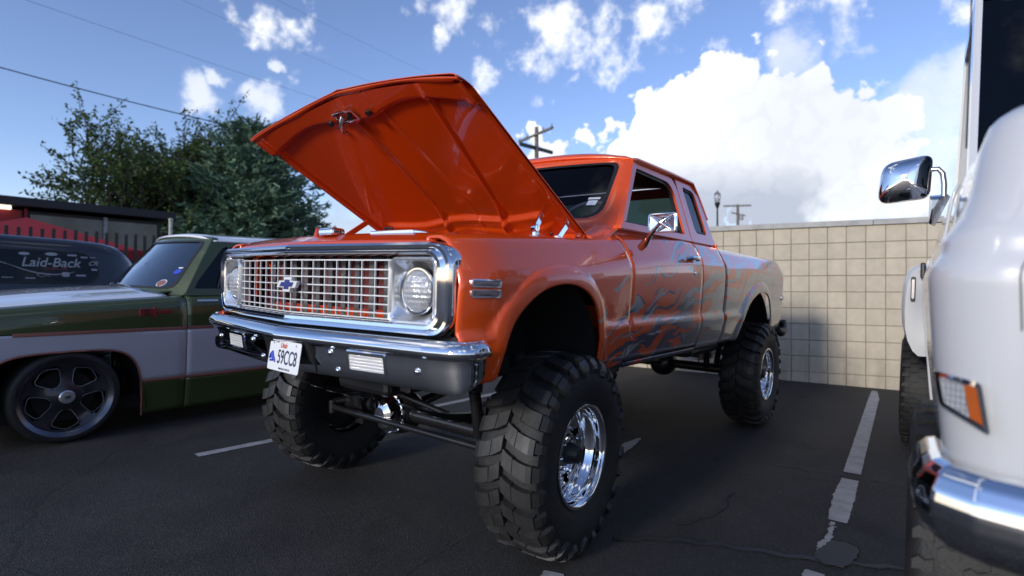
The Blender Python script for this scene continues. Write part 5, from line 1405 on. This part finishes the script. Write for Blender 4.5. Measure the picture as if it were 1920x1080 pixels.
def seam(pts, w, z=.006):
    L_, R_ = [], []
    for a, b_ in zip(pts, pts[1:]):
        n = max(3, int(math.dist(a, b_) / .05)); dx, dy = b_[0] - a[0], b_[1] - a[1]; q = math.hypot(dx, dy); nx, ny = -dy / q, dx / q
        for k in range(n):
            t = k / n; x, y = lerp(a[0], b_[0], t), lerp(a[1], b_[1], t); c_ = .012 * math.sin(x * 23 + y * 31); ww = w * rnd.uniform(.6, 1.3)
            L_.append((x + nx * (c_ + ww), y + ny * (c_ + ww), z)); R_.append((x + nx * (c_ - ww), y + ny * (c_ - ww), z))
    n = len(L_)
    return tag(MB().add(L_ + R_, [(i, i + n, i + n + 1, i + 1) for i in range(n - 1)]).build('asphalt_seam', M['tar']), kind='structure')
seam([(1.05, .28), (1.30, .48), (1.60, .62), (1.83, .705), (2.2, .90), (2.9, 1.25)], .020)
seam([(1.30, 1.35), (1.33, 1.15), (1.36, .98), (1.30, .80), (1.22, .60)], .008, .007)
seam([(1.30, 2.10), (1.52, 2.16), (1.95, 2.22), (2.5, 2.25)], .007, .007)
poly = [(1.90, 1.00), (1.97, 1.02), (2.02, .99), (2.03, .90), (2.02, .80), (1.99, .72), (1.92, .70), (1.875, .74), (1.86, .82), (1.885, .90)]
pp = []
for a, b_ in zip(poly, poly[1:] + poly[:1]):
    for k in range(4): pp.append((lerp(a[0], b_[0], k / 4) + rnd.uniform(-.006, .006), lerp(a[1], b_[1], k / 4) + rnd.uniform(-.006, .006), .009))
tag(MB().add(pp, [tuple(range(len(pp)))]).build('asphalt_patch', M['tar']), kind='structure')

# ================================================================== BLOCK WALL
WG = Vector((1.286, 6.355, 0)); wd = Vector((-.974, -.227, 0)).normalized()
wX = (-wd + Vector((0, 0, .028))).normalized(); wY = Vector((wd.y, -wd.x, 0)) ; wY = Vector((-.227, .974, 0)).normalized()
wZ = wX.cross(wY).normalized()
if wZ.z < 0: wZ = -wZ
WALL = thing('block_wall', 'tan square-block wall with a pale concrete cap behind the trucks', 'wall')
WALL.matrix_world = Matrix((wX, wY, wZ)).transposed().to_4x4()
WALL.location = WG
def block_mat():
    mt, nt, b = new_mat('split_block'); L = nt.links.new
    tc = nd(nt, 'ShaderNodeTexCoord'); oi = nd(nt, 'ShaderNodeObjectInfo')
    n = nd(nt, 'ShaderNodeTexNoise'); n.inputs['Scale'].default_value = 60; n.inputs['Detail'].default_value = 5; L(tc.outputs['Object'], n.inputs['Vector'])
    n2 = nd(nt, 'ShaderNodeTexNoise'); n2.noise_dimensions = '4D'; n2.inputs['Scale'].default_value = 9; n2.inputs['Detail'].default_value = 4; L(tc.outputs['Object'], n2.inputs['Vector'])
    wm_ = nd(nt, 'ShaderNodeMath', operation='MULTIPLY'); L(oi.outputs['Random'], wm_.inputs[0]); wm_.inputs[1].default_value = 50; L(wm_.outputs[0], n2.inputs['W'])
    m1 = nd(nt, 'ShaderNodeMapRange'); L(oi.outputs['Random'], m1.inputs[0]); m1.inputs[3].default_value = .94; m1.inputs[4].default_value = 1.05
    m2 = nd(nt, 'ShaderNodeMapRange'); L(n2.outputs['Fac'], m2.inputs[0]); m2.inputs[1].default_value = .3; m2.inputs[2].default_value = .7; m2.inputs[3].default_value = .91; m2.inputs[4].default_value = 1.06
    mm0 = nd(nt, 'ShaderNodeMath', operation='MULTIPLY'); L(m1.outputs[0], mm0.inputs[0]); L(m2.outputs[0], mm0.inputs[1])
    # splash dirt and faint runs, placed in the place itself
    ge = nd(nt, 'ShaderNodeNewGeometry'); sp = nd(nt, 'ShaderNodeSeparateXYZ'); L(ge.outputs['Position'], sp.inputs[0])
    cb = nd(nt, 'ShaderNodeVectorMath', operation='MULTIPLY'); L(ge.outputs['Position'], cb.inputs[0]); cb.inputs[1].default_value = (5, 5, .8)
    sn = nd(nt, 'ShaderNodeTexNoise'); sn.inputs['Scale'].default_value = 1.2; sn.inputs['Detail'].default_value = 5; L(cb.outputs[0], sn.inputs['Vector'])
    lo = nd(nt, 'ShaderNodeMapRange'); L(sp.outputs['Z'], lo.inputs[0]); lo.inputs[1].default_value = .0; lo.inputs[2].default_value = .55; lo.inputs[3].default_value = 1; lo.inputs[4].default_value = .25
    st = nd(nt, 'ShaderNodeMapRange'); L(sn.outputs['Fac'], st.inputs[0]); st.inputs[1].default_value = .42; st.inputs[2].default_value = .70; st.inputs[3].default_value = 0; st.inputs[4].default_value = .34
    ds = nd(nt, 'ShaderNodeMath', operation='MULTIPLY'); L(lo.outputs[0], ds.inputs[0]); L(st.outputs[0], ds.inputs[1])
    iv = nd(nt, 'ShaderNodeMath', operation='SUBTRACT'); iv.inputs[0].default_value = 1; L(ds.outputs[0], iv.inputs[1])
    mm = nd(nt, 'ShaderNodeMath', operation='MULTIPLY'); L(mm0.outputs[0], mm.inputs[0]); L(iv.outputs[0], mm.inputs[1])
    s = nd(nt, 'ShaderNodeVectorMath', operation='SCALE'); s.inputs[0].default_value = (.56, .49, .375); L(mm.outputs[0], s.inputs['Scale'])
    L(s.outputs[0], b.inputs['Base Color']); b.inputs['Roughness'].default_value = .9
    bp = nd(nt, 'ShaderNodeBump'); bp.inputs['Strength'].default_value = .4; bp.inputs['Distance'].default_value = .004; L(n.outputs['Fac'], bp.inputs['Height']); L(bp.outputs[0], b.inputs['Normal'])
    return mt
M['block'] = block_mat()
M['mortar'] = plain('mortar', (.36, .30, .22), .95, var=.2)
M['cap'] = plain('cap_concrete', (.42, .41, .385), .85, var=.18, vscale=6, bump=.4)
S_ = .2206
bms = []
for k in range(4):
    r_ = random.Random(k); h = S_ / 2 - .0032
    mb = MB(); jit = lambda: r_.uniform(-.0012, .0012)
    o_ = [(-h + jit(), .003, -h + jit()), (h + jit(), .003, -h + jit()), (h + jit(), .003, h + jit()), (-h + jit(), .003, h + jit())]
    i_ = [(x * .965, -.002 + jit(), z * .965) for x, y, z in o_]; bk_ = [(x, .03, z) for x, y, z in o_]
    mb.rings([bk_, o_, i_]); mb.f.append((8, 9, 10, 11)); bms.append(mb.mesh('block', M['block']))
rb = random.Random(11)
TOPW = 2.137
for i in range(-22, 8):
    for j in range(10):
        if i * S_ > 1.76 + .001 and j < 0: continue
        o = bpy.data.objects.new('block', bms[rb.randrange(4)]); C.objects.link(o); o.parent = WALL
        o.location = ((i + .5) * S_, rb.uniform(-.0015, .0015), TOPW - (j + .5) * S_)
MB().box((-1.54, .1115, .96), (6.60, .19, 2.352)).build('mortar_bed', M['mortar'], WALL)
x = -4.85
for w_ in (2.35, 1.62, 1.18, 1.52, 1.5):
    MB().box((x + w_ / 2, .10, TOPW + .038), (w_ - .005, .27, .074)).build('cap_stone', M['cap'], WALL, bevel=.006)
    x += w_

# ================================================================== STREET LAMP, POLES, WIRES
PL_UP = Vector((-.024, -.019, 1)).normalized()
def plumb(o):
    o.rotation_euler = Vector((0, 0, 1)).rotation_difference(PL_UP).to_euler()
def street_lamp(x, y, h, label):
    t = thing('street_lamp', label, 'street lamp', (x, y, 0), 0, 'acorn street lamps beyond the car park'); plumb(t)
    MB().lathe([(.10, 0), (.10, .3), (.04, .5), (.026, h - .55), (.03, h - .55), (.05, h - .52)], (0, 0, 0), 'Z', 16).build('post', M['black'], t, smooth=50)
    MB().lathe([(.03, h - .53), (.06, h - .48), (.075, h - .43), (.08, h - .385), (.06, h - .375), (.02, h - .375)], (0, 0, 0), 'Z', 20).build('lamp_base', M['black'], t, smooth=50)
    MB().lathe([(.07, h - .375), (.095, h - .29), (.105, h - .21), (.09, h - .13), (.05, h - .08), (.02, h - .06)], (0, 0, 0), 'Z', 24).build('globe', M['globe'], t, smooth=60)
    MB().lathe([(.095, h - .135), (.098, h - .115), (.05, h - .07), (.022, h - .045), (.012, h - .01), (.001, h)], (0, 0, 0), 'Z', 20).build('finial', M['steel'], t, smooth=50)
M['globe'] = plain('lamp_globe', (.55, .56, .56), .25, coat=.5); M['globe'].node_tree.nodes['Principled BSDF'].inputs['Transmission Weight'].default_value = .5
street_lamp(-3.21, 14.9, 4.22, 'black street lamp with a glass acorn globe standing beyond the block wall')
street_lamp(-16.0, 10.05, 3.25, 'black street lamp in front of the spruce, seen below the open hood')
p1 = thing('utility_pole', 'wooden utility pole with two crossarms rising behind the orange cab roof', 'utility pole', (-17.1, 24.7, 0), 0, 'utility poles'); plumb(p1)
MB().lathe([(.17, 0), (.12, 10.55), (.001, 10.56)], (0, 0, 0), 'Z', 14).build('pole', M['wood'], p1, smooth=50)
MB().box((0, -.16, 10.05), (3.7, .11, .13), rz=-.366).build('crossarm', M['wood'], p1)
MB().box((0, .0, 9.28), (3.0, .14, .20), rz=1.5).build('crossarm', M['black'], p1)
for k in (-1.75, -.9, .9, 1.75):
    MB().lathe([(.02, 0), (.05, .04), (.03, .09), (.045, .13), (.02, .2), (.001, .2)], (k * math.cos(-.366), -.16 + k * math.sin(-.366), 10.11), 'Z', 8).build('insulator', M['steel'], p1, smooth=50)
p2 = thing('utility_pole', 'small distant utility pole standing right of the street lamp', 'utility pole', (-13.6, 52.6, 0), 0, 'utility poles'); plumb(p2)
MB().lathe([(.16, 0), (.12, 9.15), (.001, 9.16)], (0, 0, 0), 'Z', 12).build('pole', M['wood_pale'] if 'wood_pale' in M else M['wood'], p2, smooth=50)
MB().box((0, -.15, 9.0), (2.5, .12, .14), rz=.5).build('crossarm', M['wood'], p2)
MB().box((.1, -.15, 8.2), (1.3, .10, .12), rz=.5, ry=.25).build('crossarm', M['wood'], p2)
MB().lathe([(.001, 7.6), (.18, 7.62), (.18, 8.1), (.001, 8.12)], (.35, -.1, 0), 'Z', 14).build('transformer', M['steel'], p2, smooth=40)
def wire(a, b_, sag, r, label):
    a, b_ = Vector(a), Vector(b_); n = 24
    pts = [a.lerp(b_, k / n) - Vector((0, 0, sag * 4 * (k / n) * (1 - k / n))) for k in range(n + 1)]
    tag(MB().tube(pts, r, 5).build('power_line', M['wire'], smooth=60), label, 'power line', 'overhead power lines')
def on(pt, k):  # continue from the camera through a far point
    return CAM + (Vector(pt) - CAM) * k
wire(on((-18, .35, 6.765), 1), on((-18, 6.8, 6.60), 1), .05, .017, 'thick dark cable crossing the sky left of the leafy tree')
wire(on((-18, .6, 8.8), 1.0), on((-18, 14.0, 8.45), 1.0), .05, .0045, 'thin wire over the leafy tree, lowest of the three thin ones')
wire(on((-18, 4.6, 10.45), 1.0), on((-18, 16.0, 9.80), 1.0), .05, .0035, 'thin wire in the upper sky, middle of the three thin ones')
wire(on((-18, 7.9, 11.8), 1.0), on((-18, 18.2, 11.30), 1.0), .05, .0035, 'thin wire running down behind the open hood, right of the others')

# ================================================================== STOREFRONT AND FENCE AT LEFT
BD = thing('storefront', 'low storefront with black fascia, red wall and dark windows on the far left', 'building', (-14.7, 0, 0))
MB().box((-1.5, -2.4, 1.33), (3.0, 12.0, 2.66)).build('wall', M['facade_dark'], BD)
MB().box((-1.2, -2.3, 2.83), (3.2, 12.3, .20)).build('fascia', M['facade_dark'], BD, bevel=.01)
MB().box((.03, -3.4, 1.35), (.06, 8.2, 2.60)).build('red_panel', M['facade_red'], BD)
for y0, y1 in ((.85, 2.28), (2.36, 3.5)):
    MB().box((.03, (y0 + y1) / 2, 1.9), (.05, y1 - y0, 1.35)).build('window', M['facade_grey'], BD)
MB().box((.06, 2.32, 1.6), (.08, .08, 2.1)).build('mullion', M['steel'], BD)
MB().box((.05, .77, 1.9), (.06, .05, 1.6)).build('mullion', M['facade_red'], BD)
MB().box((.12, -1.4, 2.69), (.10, 3.8, .09)).build('lit_strip', M['strip'], BD)
FN = thing('picket_fence', 'dark upright-bar fence in front of the storefront', 'fence', (-11.0, 0, 0))
for k in range(46):
    yy = -4.0 + k * .168
    MB().box((0, yy, 1.02), (.03, .05, 2.06 + .04 * (k % 2))).build('picket', M['black'], FN)
MB().box((-.02, -.2, .6), (.04, 7.8, .06)).box((-.02, -.2, 1.5), (.03, 7.8, .05)).build('rail', M['black'], FN)
CN = thing('red_canopy', 'red pop-up canopy roof sloping down behind the dark fence', 'canopy', (-13.0, .3, 0))
MB().add([(-1.4, -1.8, 1.75), (1.4, -1.8, 1.75), (1.4, 1.9, 1.75), (-1.4, 1.9, 1.75), (0, .2, 2.38)], [(0, 1, 4), (1, 2, 4), (2, 3, 4), (3, 0, 4), (3, 2, 1, 0)]).build('canopy_roof', M['facade_red2'], CN)
for x, y in ((-1.3, -1.7), (1.3, -1.7), (1.3, 1.8), (-1.3, 1.8)): MB().tube([(x, y, 0), (x, y, 1.78)], .025, 8).build('leg', M['steel'], CN)
MB().grid(lambda u, v: (1.42, lerp(-1.8, 1.9, u), lerp(1.0, 1.75, v)), 6, 2).build('side_curtain', M['facade_red2'], CN)
wp = thing('white_post', 'pale round post at the end of the dark fence', 'post', (-10.0, 2.18, 0))
MB().lathe([(.035, 0), (.035, 2.34), (.045, 2.34), (.045, 2.37), (.001, 2.39)], (0, 0, 0), 'Z', 12).build('post_tube', M['cap'], wp, smooth=40)

# ================================================================== TREES
def leaf_mat(name, col, var=.35, tr=.25):
    mt, nt, b = new_mat(name); L = nt.links.new
    g = nd(nt, 'ShaderNodeNewGeometry'); n = nd(nt, 'ShaderNodeTexNoise'); n.inputs['Scale'].default_value = 1.3; n.inputs['Detail'].default_value = 5
    tc = nd(nt, 'ShaderNodeTexCoord'); L(tc.outputs['Object'], n.inputs['Vector'])
    a = nd(nt, 'ShaderNodeMath', operation='ADD'); L(n.outputs['Fac'], a.inputs[0]); L(g.outputs['Random Per Island'], a.inputs[1])
    r = nd(nt, 'ShaderNodeMapRange'); L(a.outputs[0], r.inputs[0]); r.inputs[1].default_value = .3; r.inputs[2].default_value = 1.7; r.inputs[3].default_value = 1 - var; r.inputs[4].default_value = 1 + var
    s = nd(nt, 'ShaderNodeVectorMath', operation='SCALE'); s.inputs[0].default_value = col; L(r.outputs[0], s.inputs['Scale']); L(s.outputs[0], b.inputs['Base Color'])
    b.inputs['Roughness'].default_value = .6; b.inputs['Specular IOR Level'].default_value = .25
    t = nd(nt, 'ShaderNodeBsdfTranslucent'); L(s.outputs[0], t.inputs['Color'])
    mx = nd(nt, 'ShaderNodeMixShader'); mx.inputs[0].default_value = tr
    o = nt.nodes['Material Output']; L(b.outputs[0], mx.inputs[1]); L(t.outputs[0], mx.inputs[2]); L(mx.outputs[0], o.inputs[0])
    return mt
M['leaf'] = leaf_mat('broad_leaf', (.062, .105, .030), .5)
M['needle'] = leaf_mat('spruce_needle', (.17, .27, .18), .55, .15)
def leafy_tree(loc, H, seed, label, spread=1.0, nleaf=1.0):
    r = random.Random(seed)
    t = thing('leafy_tree', label, 'tree', loc); plumb(t)
    wood = MB(); lv, lf = [], []
    def leaf(p, s):
        d = Vector((r.gauss(0, 1), r.gauss(0, 1), r.gauss(0, .8))).normalized(); e = d.cross(Vector((r.gauss(0, 1), r.gauss(0, 1), r.gauss(0, 1)))).normalized()
        a = p + d * s * .1; k = len(lv)
        lv.extend([a, a + d * s * .5 + e * s * .27, a + d * s, a + d * s * .5 - e * s * .27]); lf.append((k, k + 1, k + 2, k + 3))
    def branch(p, d, L_, rad, lev):
        n = 5; pts = [p]; q = p.copy(); dd_ = d.copy()
        for k in range(n):
            dd_ = (dd_ + Vector((r.gauss(0, .11), r.gauss(0, .11), r.gauss(0, .07) + (.10 if lev > 0 else 0)))).normalized(); q = q + dd_ * L_ / n; pts.append(q.copy())
        wood.tube(pts, [max(.006, rad * (1 - .75 * k / n)) for k in range(n + 1)], 6 if lev < 2 else 4, cap=False)
        if lev >= 2:
            for k in range(int((26 if lev == 2 else 30) * nleaf)):
                tt = r.uniform(.1, 1.08) if lev == 3 else r.uniform(.3, 1.05); i = min(int(tt * n), n - 1); b_ = pts[i].lerp(pts[i + 1], min(1.15, tt * n - i))
                leaf(b_ + Vector((r.gauss(0, .05), r.gauss(0, .05), r.gauss(0, .05))), r.uniform(.09, .18))
        if lev < 3:
            m_ = {0: 9, 1: 7, 2: 4}[lev]
            for k in range(m_):
                tt = lerp(.35 if lev == 0 else .22, 1, (k + r.random() * .6) / m_); i = min(int(tt * n), n - 1); b_ = pts[i].lerp(pts[i + 1], tt * n - i)
                az = r.uniform(0, 2 * math.pi); ax = dd_.orthogonal().normalized(); ax = Matrix.Rotation(az, 3, dd_) @ ax
                ang = math.radians(r.uniform(24, 52)) * spread
                nd_ = (dd_ * math.cos(ang) + ax * math.sin(ang)).normalized()
                branch(b_, nd_, L_ * r.uniform(.50, .82) * (1.15 - .25 * tt), rad * .5, lev + 1)
    for k in range(3):
        az = 2 * math.pi * k / 3 + r.random()
        branch(Vector((.1 * math.cos(az), .1 * math.sin(az), 0)), Vector((.34 * math.cos(az), .34 * math.sin(az), 1)).normalized(), H * .52, .14, 0)
    wood.build('trunk', M['bark'], t, smooth=60, recalc=False)
    MB().add(lv, lf).build('crown', M['leaf'], t, recalc=False)['kind'] = 'stuff'
leafy_tree((-20.2, 5.35, 0), 6.7, 5, 'tall open leafy tree with upreaching branches behind the storefront end', 1.25, 1.0)
leafy_tree((-22.2, 8.0, 0), 8.0, 12, 'leafy tree standing just behind the blue spruce', .85, .9)
def spruce(loc, H, R_, seed, label):
    r = random.Random(seed)
    t = thing('spruce_tree', label, 'tree', loc); plumb(t)
    MB().lathe([(.18, 0), (.14, 2), (.02, H), (.001, H)], (0, 0, 0), 'Z', 12).build('trunk', M['bark'], t, smooth=60)
    lv, lf = [], []; twig = MB()
    z = .7
    while z < H - .15:
        f = (z / H); Rz = R_ * (1 - f) ** .50 * (1 if f > .15 else .9) + .12
        nb = max(6, int(15 * (1 - f) + 5))
        for k in range(nb):
            az = 2 * math.pi * (k + r.random()) / nb; L_ = Rz * r.uniform(.72, 1.12); droop = lerp(-.25, .55, f)
            pts = []
            for q in range(6):
                s_ = q / 5; pts.append(Vector((math.cos(az) * L_ * s_, math.sin(az) * L_ * s_, z + droop * L_ * s_ * .5 + .16 * L_ * s_ * s_)))
            twig.tube(pts, [.03, .025, .02, .014, .01, .005], 4, cap=False)
            n = int(60 * L_ / 1.6) + 10
            for _ in range(n):
                s_ = r.uniform(.22, 1.03); i = min(int(s_ * 5), 4); b_ = pts[i].lerp(pts[i + 1], s_ * 5 - i)
                side = r.choice((-1, 1)); w = (1.05 - s_) * .55 + .16
                tw_ = Vector((-math.sin(az), math.cos(az), 0)) * side * r.uniform(0, w) + Vector((math.cos(az), math.sin(az), 0)) * r.uniform(-.05, .12) + Vector((0, 0, r.gauss(.02, .07)))
                c_ = b_ + tw_
                d = (Vector((math.cos(az), math.sin(az), .25)) + Vector((r.gauss(0, .55), r.gauss(0, .55), r.gauss(0, .45)))).normalized()
                for _k in range(3):
                    e = d.cross(Vector((r.gauss(0, 1), r.gauss(0, 1), r.gauss(0, 1)))).normalized(); s2 = r.uniform(.13, .22); k0 = len(lv)
                    lv.extend([c_ - d * s2 * .4 - e * s2 * .16, c_ - d * s2 * .4 + e * s2 * .16, c_ + d * s2 * .7 + e * .02, c_ + d * s2 * .7 - e * .02]); lf.append((k0, k0 + 1, k0 + 2, k0 + 3))
        z += .21 + .08 * (1 - f)
    twig.build('branches', M['bark'], t, recalc=False)['kind'] = 'stuff'
    MB().add(lv, lf).build('crown', M['needle'], t, recalc=False)['kind'] = 'stuff'
spruce((-18.0, 7.95, 0), 6.8, 3.1, 3, 'broad blue-green spruce in the gap left of the open hood')
